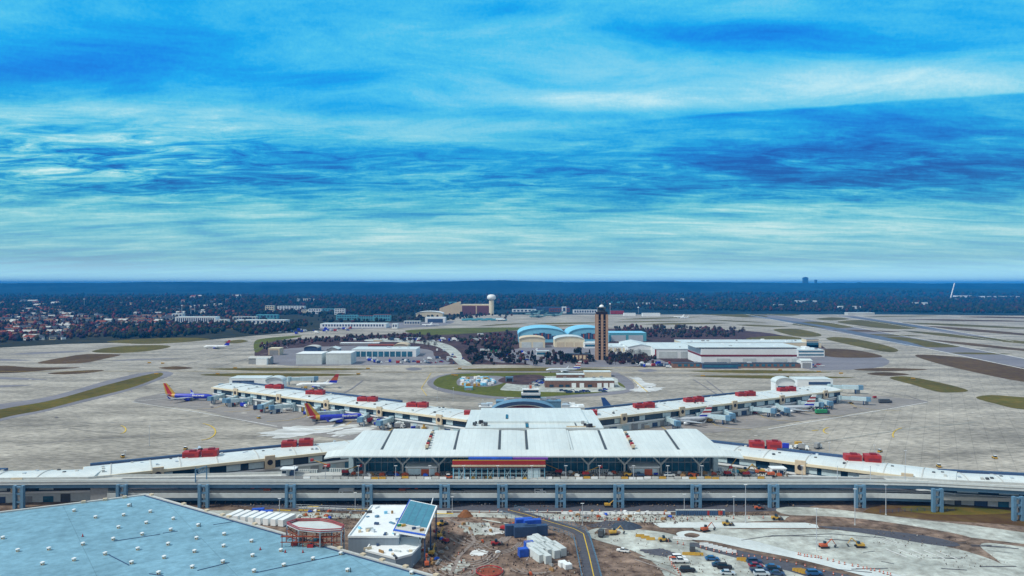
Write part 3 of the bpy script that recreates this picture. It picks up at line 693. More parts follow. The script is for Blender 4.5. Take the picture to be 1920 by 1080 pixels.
# city skyline
for i,(a,b,yt,Yd,lab) in enumerate([(1506,1514,519.5,9900,'tallest dark slab tower of the distant skyline'),(1527,1532,524,9960,'narrow rounded tower second in the distant skyline'),(1543,1546,529.5,10000,'small tower at the middle of the distant skyline'),(1551,1557,531.5,9930,'low wide tower right of the middle of the skyline'),(1608,1614,529,10060,'separate block right of the distant skyline'),(1536,1540,531.8,9980,'lowest tower between the taller skyline towers'),(1396,1401,529,9900,'tiny lone tower on the horizon left of the skyline')]):
    g=thing('skyscraper',lab,'skyscraper',(PX((a+b)/2,Yd),Yd,40)); hw=(b-a)/2*Yd/F; zt=PZ(yt,Yd)-40
    if i==1: MB().prism([(hw*math.cos(t*.524),hw*math.sin(t*.524)) for t in range(12)],0,zt*.93).build('shaft',city,g); MB().ellips((0,0,zt*.93),(hw,hw,zt*.07),12,4,hemi=True).build('crown',city,g)
    else:
        MB().box(-hw,hw,-hw,hw,0,zt*.96).build('shaft',city,g); MB().box(-hw*.6,hw*.6,-hw*.6,hw*.6,zt*.96+.01,zt).build('crown',city,g)
# white plume at the right
g=thing('steam_stack','thin leaning white steam plume rising from a low plant at far right','steam plume',P(1783,564,.1)); Y=g.location.y; k=Y/F
MB().box(-8*k,8*k,-20,20,0,4*k).build('plant',lgrey,g)
MB().tube((0,0,4*k),(0,0,9*k),1.3*k,1.0*k,10).build('stack',white,g)
m=MB()
for j in range(16): m.ellips((k*(.3+j*.42)+random.uniform(-.3,.3)*k*.6,0,k*(9+j*1.55)),(k*(.9+.02*j),k*1.2,k*1.3),8,5)
m.build('plume',M('steam',(.85,.9,.95),1,.03,.1),g,smooth=True)
for i,(a,yt,yb) in enumerate([(341,572,590),(358,574,591),(365,572,588),(158,560,580),(1650,530,536),(1656,531,536),(432,528.5,533),(828,527,531)]):
    if i>3: continue
    g=thing('lattice_mast','tall thin steel mast in the woods, %s'%['leftmost of the three above the colonnaded deck','middle of the three above the colonnaded deck','rightmost of the three above the colonnaded deck','standing over the far left town'][i],'mast',P(a,yb,.03)); Y=g.location.y
    MB().tube((0,0,0),(0,0,PZ(yt,Y)),1.6,.8).build('pole',steel,g); MB().box(-2.5,2.5,-1,1,PZ(yt,Y)-3,PZ(yt,Y)).build('lamp_head',white,g)

# ------------------------------------------------------------------ concourses
def arm(name,label,L0,R0,width,reds,seed,pyl=3,bridge_x=(),pane_every=20):
    dx,dy=R0[0]-L0[0],R0[1]-L0[1]; ln=math.hypot(dx,dy); a=math.atan2(dy,dx)
    r=thing(name,label,'airport concourse',(L0[0],L0[1],.03),a); rr=random.Random(seed)
    MB().box(0,ln,1.2,width-1.2,0,4.6).build('lower_wall',paleb,r)
    for i in range(int(ln/9)):
        x=4+i*9+rr.uniform(-1,1); mt=rr.choice([glassb,navy,grey,dgrey,bridgec])
        MB().box(x,x+rr.uniform(3,6),1.0,1.18,.2,rr.uniform(2.8,4)).build('bay_door',mt,r)
    MB().box(-.5,ln+.5,.2,width-.2,4.61,5.5).build('ledge',white,r)
    MB().box(0,ln,.9,width-.9,5.51,9.6).build('glazing',glass,r)
    x=5
    while x<ln-12:
        w=rr.uniform(5,9); MB().box(x,x+w,.7,.88,6.0,9.0).build('wall_panel',panelg,r); x+=pane_every*rr.uniform(.6,1.1)
    m=MB().xprism([(-.9,9.61),(-.9,10.9),(width+.9,10.9),(width+.9,9.61)],-1,ln+1); m.build('fascia',cream,r)
    pr=[(width*t/10-.0,10.91+1.5*math.sin(math.pi*t/10)**.75) for t in range(11)]
    m=MB().xprism([(0,10.905)]+pr[1:-1]+[(width,10.905)],-.6,ln+.6); m.build('roof',armroof,r)
    for i in range(int(ln/17)):     # standing ribs across the roof
        x=8+i*17+rr.uniform(-3,3); MB().xprism([(0,10.95)]+[(y,z+.25) for y,z in pr[1:-1]]+[(width,10.95)],x,x+.5).build('roof_rib',lgrey,r)
    for i in range(int(ln/7)):
        x=rr.uniform(4,ln-4); y=rr.uniform(2,width-5); MB().box(x,x+1.2,y,y+1.2,11.1,12.7).build('roof_vent',rr.choice([dgrey,silver,lgrey]),r)
    for i in range(pyl):
        x=ln*(i+.55)/pyl; MB().box(x,x+5,-1.3,-.05,5.52,12.2).build('pylon',tan,r)
        c=MB().tube((x+2.5,-1.32,8.8),(x+2.5,-1.45,8.8),1.4,1.4,14).build('round_vent',black,r)
    m=MB().box(2,ln*.7,width-2,width+.2,10.92,12.6); m.build('rear_parapet',navy,r)
    for (x0,x1,yt,yb) in reds:
        Y=87.6*F/(yb-HY); X0,X1=PX(x0,Y),PX(x1,Y); zt=PZ(yt,Y); d=(X1-X0)
        for u0,u1,dz in ((0,.48,0),(.54,1,.5)):
            cx=X0+(u0+u1)/2*d; 
            m=MB().cbox(cx,Y+3+((u0+u1)/2-.5)*d*math.tan(a)*.5,11.6,d*(u1-u0),5.5,3.6+dz,a*.35)
            m.cbox(cx-.3,Y+.3+((u0+u1)/2-.5)*d*math.tan(a)*.5,13.2,d*(u1-u0)*.7,.5,1.1,a*.35,1); m.cbox(cx+.6,Y+3+((u0+u1)/2-.5)*d*math.tan(a)*.5,15.2+dz,d*(u1-u0)*.4,2.4,.7,a*.35,1)
            m.build('roof_unit',[red,darkred],r,world=True)
    return r,ln,a
LA,RA=(-258,644),(-30,489); LB,RB=(48,489),(276,626); LC,RC=(-197,343.5),(-60,416); LD,RD=(80,412),(199,336)
armA,lnA,aA=arm('concourse','rear left concourse arm with long white vaulted roof and four red roof units',LA,RA,29,[(496,529,722,729),(572,607,731,740),(669,706,743,753),(762,802,754,764)],1,5)
armB,lnB,aB=arm('concourse','rear right concourse arm with long white vaulted roof and four red roof units',LB,RB,29,[(1189,1228,757,765),(1284,1321,745,754),(1382,1418,735,743),(1460,1494,726,734)],2,5)
armC,lnC,aC=arm('concourse','front left concourse arm reaching the elevated road, two pairs of red roof units',LC,RC,22,[(527,583,825,838),(342,402,845,858)],3,3,pane_every=16)
armD,lnD,aD=arm('concourse','front right concourse arm reaching the elevated road, two pairs of red roof units',LD,RD,22,[(1410,1466,828,840),(1591,1652,852,866)],4,3,pane_every=16)
LE,REx=(-345,330),(-193,342.2)
armE,_,_=arm('concourse_link','low white roofed link from the front left concourse running out of frame at left',LE,REx,17,[],7,2)
LF,RF=(196,337.6),(345,306.5)
armF,_,_=arm('concourse_link','low white roofed link from the front right concourse running out of frame at right',LF,RF,17,[],8,2)
for a_ in (armE,armF): a_.location.z=-.25
# hammerhead ends
g=B('end_pavilion','cream end pavilion with white roof at the far left tip of the rear concourse','pavilion',430,498,735,709,20,white,roofw,'flat',rows=0)
MB().box(-14,6,-.2,-.02,8.2,10.6).build('window',navy,g)
g=B('end_pavilion','white vaulted link rising behind the rear left concourse tip','pavilion',498,530,738,708,12,white,roofw,'arch',rise=3.5,doors=1,doormat=glassb)
g=B('end_pavilion','cream end pavilion with white roof at the far right tip of the rear concourse','pavilion',1495,1562,736,711,20,white,roofw,'flat')
MB().box(-6,14,-.2,-.02,7.2,9.8).build('window',navy,g)
B('end_pavilion','white vaulted link rising behind the rear right concourse tip','pavilion',1454,1490,738,709,12,white,roofw,'arch',rise=4.5,doors=1,doormat=glassb)
# jet bridges
def bridge_maker(n):
    def mk():
        r=thing('jet_bridge','x','jet bridge')
        MB().tube((0,0,3.6),(0,0,8),2.2,2.2,10).build('rotunda',bridgec,r)
        MB().box(-1.4,1.4,-10.5,-2.0,4.4,7.2).build('tunnel',bridgec,r)
        MB().box(-1.75,1.75,-n,-10.52,4.1,7.6).build('tunnel',panelg,r)
        MB().box(-2.2,2.2,-n-4,-n-.02,3.9,7.8).build('cab',bsteel,r)
        m=MB(); m.box(-2.4,-1.9,-n+2,-n+2.8,.8,4.08); m.box(1.9,2.4,-n+2,-n+2.8,.8,4.08); m.box(-2.4,2.4,-n+2,-n+2.8,.6,1.2); m.build('support',navy,r)
        for s in (-1,1): MB().tube((s*1.2-.3,-n+2.4,.6),(s*1.2+.3,-n+2.4,.6),.6,.6,8).build('wheel',black,r)
        MB().tube((0,0,0),(0,0,3.58),.7,.7,8).build('column',steel,r)
        m=MB(); m.box(2.25,3.4,-n-2,-n+1,.3,4.0); m.build('stair',steel,r)
        return r
    return mk
def bridges(L0,a,ln,width,xs,near,desc,grp):
    for i,(x,da,n) in enumerate(xs):
        y=-1.0 if near else width+1.0
        X=L0[0]+x*math.cos(a)-y*math.sin(a); Y=L0[1]+x*math.sin(a)+y*math.cos(a)
        place('bridge%d'%n,bridge_maker(n),(X,Y,.03),a+R(da)+(0 if near else math.pi),'pale blue jet bridge %s'%desc,grp,.85)
bridges(LA,aA,lnA,29,[(16,20,18),(34,25,18),(52,-25,18),(80,30,24),(106,-20,18),(134,30,18),(160,-28,24),(186,30,18),(210,15,18)],1,'on the camera side of the rear left concourse arm','jet bridges, near side of rear left arm')
bridges(LA,aA,lnA,29,[(25,15,18),(60,-30,24),(70,10,18)],0,'on the far side of the rear left concourse arm','jet bridges, far side of rear left arm')
bridges(LB,aB,lnB,29,[(lnB-4,35,24),(lnB-30,-25,18),(lnB-55,25,18),(lnB-82,-30,24),(lnB-110,20,18),(lnB-138,-30,18),(lnB-166,28,24),(lnB-195,-20,18)],1,'on the camera side of the rear right concourse arm','jet bridges, near side of rear right arm')
bridges(LB,aB,lnB,29,[(lnB-28,-15,18),(lnB-60,20,24),(lnB-200,10,18)],0,'on the far side of the rear right concourse arm','jet bridges, far side of rear right arm')
X,Y,_=P(1585,741); place('bridge24',None,(X-8,Y+14,.03),R(75),'long pale blue jet bridge pointing right beyond the right concourse tip')
X,Y,_=P(455,742); place('bridge24',None,(X-2,Y+26,.03),R(-78),'long pale blue jet bridge reaching left to the blue airliner at the left tip')
X,Y,_=P(542,722); place('bridge24',None,(X,Y,.03),R(100),'pale blue jet bridge reaching right to the white and blue airliner')

# ------------------------------------------------------------------ terminal
T=thing('terminal','new terminal hall with broad white wavy roof, glass front and branching columns','terminal',(9.5,352,0))
ED=[-80,-61,-40,-27,-6,7,28,44,57,78,99]
def zroof(Y): return float(np.interp(Y,[341,344,347,355,366,380],[20.9,21.5,22.2,22.95,24.0,25.3]))
offs=[0,.45,.05,.4,.1,.5,.1,.4,.05,.4]
for i in range(10):
    x0,x1=ED[i]+.6,ED[i+1]-.6; ys=[348,352,358,364,370,376,380+(2 if i%2 else 0)]
    xs=np.linspace(x0,x1,9); m=MB(); vs=[]
    for Y in ys:
        for j,x in enumerate(xs):
            t=j/8; vs.append((x+ (0 if not i==0 else (Y-348)*.12*(1-t)) - (0 if not i==9 else (Y-348)*.12*t),Y,zroof(Y)+offs[i]*(Y-348)/32+.3*math.sin(math.pi*t)-.35*(t if i<5 else 1-t)*(Y-348)/32))
    n=len(vs); vs2=[(x,y,z-.6) for x,y,z in vs]; fs=[]
    for a_ in range(len(ys)-1):
        for b_ in range(8):
            q=a_*9+b_; fs.append((q,q+1,q+10,q+9)); fs.append((n+q+9,n+q+10,n+q+1,n+q))
    for b_ in range(8):
        fs.append((b_,n+b_,n+b_+1,b_+1)); q=(len(ys)-1)*9+b_; fs.append((q+1,n+q+1,n+q,q))
    for a_ in range(len(ys)-1):
        q=a_*9; fs.append((q+9,n+q+9,n+q,q)); q+=8; fs.append((q,n+q,n+q+9,q+9))
    m.add(vs,fs) ; m.add([],[])
    o=len(m.v); m.v+=[]; m.v=vs+vs2; m.f=fs; m.m=[0]*len(fs)
    m.build('roof',roofw,T,world=True)
for i,x in enumerate(ED[1:-1]):
    m=MB(); w=.5
    m.xprism([(348,22.3),(380,25.2),(380,25.5),(348,22.6)],x-w,x+w) if i in (0,1,2,3,4,6,7,8) else m.xprism([(348,22.6),(380,25.3),(380,25.5),(348,22.8)],x-w,x+w)
    m.build('skylight',dgrey if i not in (5,) else roofw,T,world=True)
    if i in (1,7):
        for k_ in range(7): MB().box(x-.7,x+.7,350+k_*4,352+k_*4,23+k_*.25,24.3+k_*.25).build('roof_unit',[tan,red,dgrey][k_%3],T,world=True)
# front lip
m=MB(); xs=[-86,-82,-78,-40,0,40,80,97,101,106]; zl=[20.2,20.9,21.1,21.1,21.1,21.1,21.1,21.1,20.9,20.2]
pr=[]
vs=[];fs=[]
for x,z in zip(xs,zl): vs+=[(x,341.5,z-.5),(x,341.5,z+.15),(x,344.5,z+.8),(x,347.95,z+1.6),(x,347.95,z+.6)]
for i in range(len(xs)-1):
    for k_ in range(5): fs.append((i*5+k_,i*5+(k_+1)%5,(i+1)*5+(k_+1)%5,(i+1)*5+k_)[::-1])
fs+= [(0,1,2,3,4)[::1],tuple(len(vs)-5+q for q in (4,3,2,1,0))]
m.add(vs,fs).build('eave',roofw,T,world=True)
# link roof
MB().box(-24,47,382.5,437,24,26.2).build('link_roof',roofw,T,world=True)
MB().box(-23,46,383,436,0,23.9).build('link_wall',lgrey,T,world=True)
MB().box(-18,40,395,437.5,26.21,27.2).build('link_roof_step',roofw,T,world=True)
MB().box(-3.4,-2.2,402,414,27.21,27.6).build('skylight',glass,T,world=True)
MB().box(7,8.5,382.6,394.9,26.21,26.6).build('skylight',glass,T,world=True)
for i in range(11):
    x=random.uniform(-20,-13) if i<7 else random.uniform(29,42); y=random.uniform(384,394); s=random.uniform(.5,1.2)
    MB().box(x-s,x+s,y-s,y+s,26.21,26.9+s).build('roof_unit',[dgrey,black,grey][i%3],T,world=True)
MB().box(28,43,384.2,384.6,26.21,26.8).build('pipe',tan,T,world=True); MB().box(33,33.4,384.7,394,26.21,26.8).build('pipe',dgrey,T,world=True)
# glass front
MB().box(-74,94,356,379,11.02,20.6).build('interior_wall',M('interior_dark',(.03,.04,.05),.8,.3,.4),T,world=True)
MB().box(-74.4,94.4,354.6,354.9,11.05,20.6).build('glazing',glassb,T,world=True)
m=MB()
for i in range(57): x=-74+i*3; m.box(x-.09,x+.09,354.3,354.58,11.05,20.6)
m.build('mullions',steel,T,world=True)
m=MB(); m.box(-74,94,354.2,354.5,15.2,15.5); m.box(-74,94,354.2,354.5,18.0,18.25); m.build('transom',steel,T,world=True)
for s,x in ((-1,-77),(1,95)): MB().box(x,x+2.2,352,360,11.05,20).build('end_wall',panelg,T,world=True)
MB().box(-76,96,351,381,20.61,21.2).build('soffit',grey,T,world=True)
for pxc in (684,755,823,1103,1171,1239,1311):
    x=PX(pxc,349)
    c=MB().tube((x,349,11.02),(x,349,15.6),.55,.45,8).build('column',lgrey,T,world=True)
    for s in (-1,1):
        b=MB().tube((0+x,349,15.4),(x+s*5.2,348.4,20.9),.42,.3,6); bo=b.build('branch',lgrey,None)
        bo.parent=c; 
        for v in bo.data.vertices: v.co.x-=T.location.x; v.co.y-=T.location.y
        # c sits at the terminal's origin, so the branch uses the same frame
# entrance vestibules
for a,b in ((762,820),(1179,1234)):
    x0,x1=PX(a,349.5),PX(b,349.5)
    v=MB().box(x0,x1,347,353.9,11.05,14.6).build('vestibule',lgrey,T,world=True)
    MB().box(x0+1,x1-1,346.8,346.98,11.3,14).build('vestibule_glass',panelg,T,world=True)
    MB().box((x0+x1)/2,(x0+x1)/2+3.6,346.55,346.75,11.1,13.9).build('tarpaulin',orange,T,world=True)
    MB().box(x0-.3,x1+.3,346.4,354,14.61,15.1).build('vestibule_roof',white,T,world=True)
# scaffold with red banner
S=thing('scaffold','long scaffold with red banner and blue tarps before the glass front','scaffold',(PX(935,342),342,11.05))
x0,x1=PX(850,341),PX(1021,341)
m=MB()
for i in range(17):
    x=x0+(x1-x0)*i/16
    for y in (340,342): m.box(x-.11,x+.11,y-.1,y+.1,11.05,19.6)
m.build('posts',skyb,S,world=True)
m=MB()
for z in (13.4,15.6):
    for y in (339.85,342): m.box(x0,x1,y,y+.14,z,z+.16)
for i in (1,3,6,9,12,14):
    x=x0+(x1-x0)*i/16; m.tube((x,340,11.1),(x+2.6,340,15.4),.1); m.tube((x+2.6,340,11.1),(x,340,15.4),.08)
m.build('braces',bridgec,S,world=True)
MB().box(x0-.3,x1+.3,339.6,339.8,17.7,19.5).build('banner',red,S,world=True)
MB().box(x0-.3,x1+.3,339.55,339.75,19.52,19.9).build('rail',yellow,S,world=True)
MB().box(x0-.6,x1+.4,339.2,339.45,16.9,17.6).build('board',tan,S,world=True)
MB().box(x0-.5,x1+.3,339.5,342.4,16.4,16.8).build('deck',rust,S,world=True)
MB().box(x0+7,x0+27,339.6,341.2,20,20.9).build('tarpaulin',bluet,S,world=True)
MB().box(x0+27.2,x1+1.5,339.6,341.2,20,20.7).build('tarpaulin',M('purple_tarp',(.15,.03,.35),.6,.2,.5),S,world=True)
MB().box(x1-8,x1-2,339.9,340.0,11.2,16).build('sheeting',panelg,S,world=True)
# atrium and ramp tower
g=B('atrium','blue grey arched atrium with pale rim behind the terminal link roof','atrium',922,1042,834,754,10,M('atrium_wall',(.20,.03,.05),.5,.3,.6),bsteel,'arch',rise=7,)
hw=(PX(1042,463.6)-PX(922,463.6))/2; e=PZ(754,463.6)-7
m=MB(); n=16
for k_ in range(n):
    a0,a1=math.pi*k_/n,math.pi*(k_+1)/n
    for (r0,r1,mi) in ((.80,.86,0),):
        m.add([(-hw*r0*math.cos(a0),-1.2,e+7*r0*math.sin(a0)-.4),(-hw*r0*math.cos(a1),-1.2,e+7*r0*math.sin(a1)-.4),(-hw*r1*math.cos(a1),-1.2,e+7*r1*math.sin(a1)-.4),(-hw*r1*math.cos(a0),-1.2,e+7*r1*math.sin(a0)-.4)],[(0,1,2,3)])
m.build('arch_rim',lgrey,g)
m=MB()
for k_ in range(n):
    a0,a1=math.pi*k_/n,math.pi*(k_+1)/n
    m.add([(-hw*.87*math.cos(a0),-1.3,e+7*.87*math.sin(a0)-.4),(-hw*.87*math.cos(a1),-1.3,e+7*.87*math.sin(a1)-.4),(-hw*1.04*math.cos(a1),-1.3,e+7*1.1*math.sin(a1)),(-hw*1.04*math.cos(a0),-1.3,e+7*1.1*math.sin(a0))],[(0,1,2,3)])
m.build('arch_band',navy,g)
B('plant_room','blue grey flat plant block behind the arched atrium','plant room',930,1052,822,752,8,bsteel,bsteel,'flat',vents=9)
g=B('ramp_tower','white ramp control tower with dark window band above the atrium','ramp tower',978,1013,822,737,6,white,white,'flat')
Y=482.8
hw=(PX(1013,Y)-PX(978,Y))/2; z=PZ(737,Y)
MB().box(-hw-.2,hw+.2,-.2,6.2,z-3.2,z-1.4).build('window_band',glass,g); MB().box(-hw+1,hw-1,1,5.4,z,z+1.8).build('upper_cab',glass,g); MB().box(-hw+.6,hw-.6,.6,5.6,z+1.81,z+2.3).build('cab_roof',white,g)
for i in range(6): x=-hw+1.2+i*2; MB().tube((x,3,z+2.5),(x,3,z+4+i%3),.15,.1).build('antenna',steel,g)
MB().box(-1.2,.6,3.5,5,z+2.51,z+4.5).build('plant_box',orange,g)
MB().box(-hw-2,hw+2,-3,6.1,z-8.5,z-7.8).build('roof_slab',lgrey,g)
B('plant_room','low white plant clutter left of the arched atrium','plant room',898,922,814,762,12,lgrey,white,'flat',vents=6)
B('plant_room','low pale plant clutter right of the arched atrium','plant room',1056,1096,814,763,12,lgrey,white,'flat',vents=8)
B('roof_cabin','red cabin at the left rear corner of the link roof','cabin',870,881,812,771,5,red,red,'flat')
B('roof_cabin','red cabin at the right rear corner of the link roof','cabin',1110,1120,812,770,5,red,red,'flat')
B('service_block','brown grey windowless block right of the link roof','service block',1155,1188,806,785,9,grey,grey,'flat',vents=1)
B('service_block','pale cream service block between the link roof and the right concourse','service block',1122,1150,800,778,10,cream,roofw,'flat',rows=1)
B('service_block','pale service block between the left concourse and the link roof','service block',836,868,800,776,10,white,roofw,'flat',rows=1,vents=3)
B('service_block','long low pale shed in front of the right concourse root','service block',1188,1218,803,796,5,tan,roofw,'flat')

# ------------------------------------------------------------------ elevated road
frontU=[(-330,326),(-229,334),(-190,335),(0,335),(160,335),(185,332.5),(232,322),(330,298)]
backU=[(330,306),(232,329),(196,335.5),(180,341),(160,344),(108,350),(100,355),(-82,355),(-95,351),(-150,346),(-184,344),(-193,340.5),(-229,339),(-330,330.5)]
lowF=[(-182,336),(0,336),(165,336),(190,333.5)]
ER=thing('elevated_road','two level elevated terminal roadway with pale parapets and dark blue girders','elevated road',(0,340,0))
MB().prism(frontU+backU,10.1,11.0).build('upper_deck',lgrey,ER,world=True)
def strip(pts,off0,off1,z0,z1):
    m=MB()
    for (a,b),(c,d) in zip(pts[:-1],pts[1:]): m.prism([(a,b+off0),(c,d+off0),(c,d+off1),(a,b+off1)],z0,z1)
    return m
MB().prism([(-178,338.4),(170,338.4),(170,342),(100,347),(-75,347),(-178,342)],11.004,11.03).build('carriageway',M('deck_asphalt',(.21,.22,.22),.85,.25,.5,big=.05,bigvar=.25),ER,world=True)
strip(frontU,-.35,.1,10.0,12.2).build('parapet',paleb,ER,world=True)
strip(lowF,-.2,-.05,6.6,6.75).build('guard_rail',lgrey,ER,world=True)
strip(lowF,6,6.3,4.81,5.7).build('median_barrier',lgrey,ER,world=True)
strip(frontU,.5,1.3,8.3,10.09).build('girder',bsteel,ER,world=True)
strip(frontU,-.55,-.36,11.2,11.5).build('rail',lgrey,ER,world=True)
strip(list(reversed(backU[8:])),-.5,0,11.01,12.0).build('parapet',lgrey,ER,world=True)
strip(list(reversed(backU[:5])),-.5,0,11.01,12.0).build('parapet',lgrey,ER,world=True)
lowB=[(190,347),(165,350),(0,350.5),(-182,348)]
MB().prism(lowF+lowB,3.9,4.8).build('lower_deck',asphalt2,ER,world=True)
strip(lowF,-.35,.1,3.7,5.9).build('parapet',paleb,ER,world=True)
strip(lowF,.5,1.3,2.3,3.89).build('girder',bsteel,ER,world=True)
MB().box(-84,104,355.2,356,0,10.9).build('basement_wall',dgrey,ER,world=True)  # wall coloured dark for the shade behind the lower deck
m=MB()
for i in range(24): x=-170+i*15; m.box(x-.6,x+.6,347.5,348.7,0,10.05)
m.build('inner_columns',navy,ER,world=True)
MB().prism([(190.05,333.6),(240,329),(240,331),(190.05,346)],3.4,5.0).build('lower_ramp',lgrey,ER,world=True)
MB().box(-190,-182.1,336.5,348,0,10.05).build('abutment',grey,ER,world=True)
def pier():
    r=thing('road_pier','x','pier')
    for s in (-1,1):
        c=MB().box(s*1.72-.62,s*1.72+.62,-1.0,.6,0,10.3).build('column',bsteel,r)
    for z in (2.6,6.2,9.2): MB().box(-1.09,1.09,-.7,.4,z,z+.8).build('crossbeam',bsteel,r)
    m=MB().box(-.3,.3,.1,.3,.2,9.1); m.build('drain_pipe',lgrey,r)
    return r
for i,(pxp,Yp) in enumerate([(382,333.6),(545,333.6),(689,333.6),(834,333.6),(942,333.6),(1051,333.6),(1160,333.6),(1305,333.6),(1450,333.6),(1612,333.2)]):
    place('pier',pier,(PX(pxp,Yp),Yp,.03),0,'blue grey twin column pier under the elevated road, one of the evenly spaced row','road piers')
for pxp,Yp,lab in ((1757,327,'twin column pier where the elevated road starts curving right'),(1908,315,'twin column pier at the right edge of the photo'),(36,332,'wide twin column pier at the left edge behind the blue roof'),(229,333.6,'pier beside the abutment at the left start of the lower deck')):
    place('pier',pier,(PX(pxp,Yp),Yp,.03),0,lab)
# sign gantry
g=thing('sign_gantry','blue steel sign gantry frame standing over the left end of the elevated road','sign gantry',(PX(377,336),336,11.05))
for x in (-1.9,1.9): MB().tube((x,x*.8,0),(x,x*.8,6.5),.25).build('post',bsteel,g)
m=MB()
for z in (3.4,5.6): m.tube((-2,-1.6,z),(2,1.6,z+.9),.2)
for i in range(5): t_=-2+i; m.tube((t_,t_*.8,3.4+(t_+2)*.22),(min(t_+1,2),min(t_+1,2)*.8,5.6+(t_+2)*.25),.12)
m.build('truss',bsteel,g)
# lamp posts
def lamp(h):
    def mk():
        r=thing('street_lamp','x','street lamp')
        MB().tube((0,0,0),(0,0,h),.16,.10,6).build('pole',lamp_g,r)
        MB().box(-.7,.7,-.2,.2,h,h+.16).build('lamp_head',white,r); MB().box(-.3,.3,-.3,.3,0,.5).build('base',lgrey,r)
        return r
    return mk
for px_ in (552,610,672,742,806,869,933,997,1061,1124,1188,1252,1316,1380,1504,1570,1632,1697): place('lamp7',lamp(7),(PX(px_,335.9),335.9,11.03),0,'thin pale lamp post in the row along the front parapet of the upper road','lamp posts along the upper road parapet')
for px_,py_,h in ((1398,981,16),(1283,966,9),(1376,966,8),(1531,1034,16),(1603,985,15),(1661,966,13),(1092,985,9),(524,970,8),(666,958,8),(848,962,7)):
    place('lamp%d'%h,lamp(h),P(px_,py_,.03),0,'tall grey light pole '+{1398:'by the pale slab road, right of the portable toilets',1283:'behind the row of portable toilets',1376:'left of the pale slab road end',1531:'on the pale parking lot at lower right',1603:'below the elevated road at the right slope',1661:'on the grass slope left of the curving road pier',1092:'beside the small fenced road',524:'left of the low white roofed works building',666:'above the low white roofed works building',848:'right of the tilted blue roof panel'}[px_])
for px_,py_ in ((850,745),(905,772),(1215,760),(1005,742),(820,745),(1385,752),(280,828),(235,880),(1555,862),(1640,868),(1698,880)):
    place('lamp12',lamp(12),P(px_,py_+8,.03),0,'slim floodlight mast on the apron beside a concourse arm','apron floodlight masts')

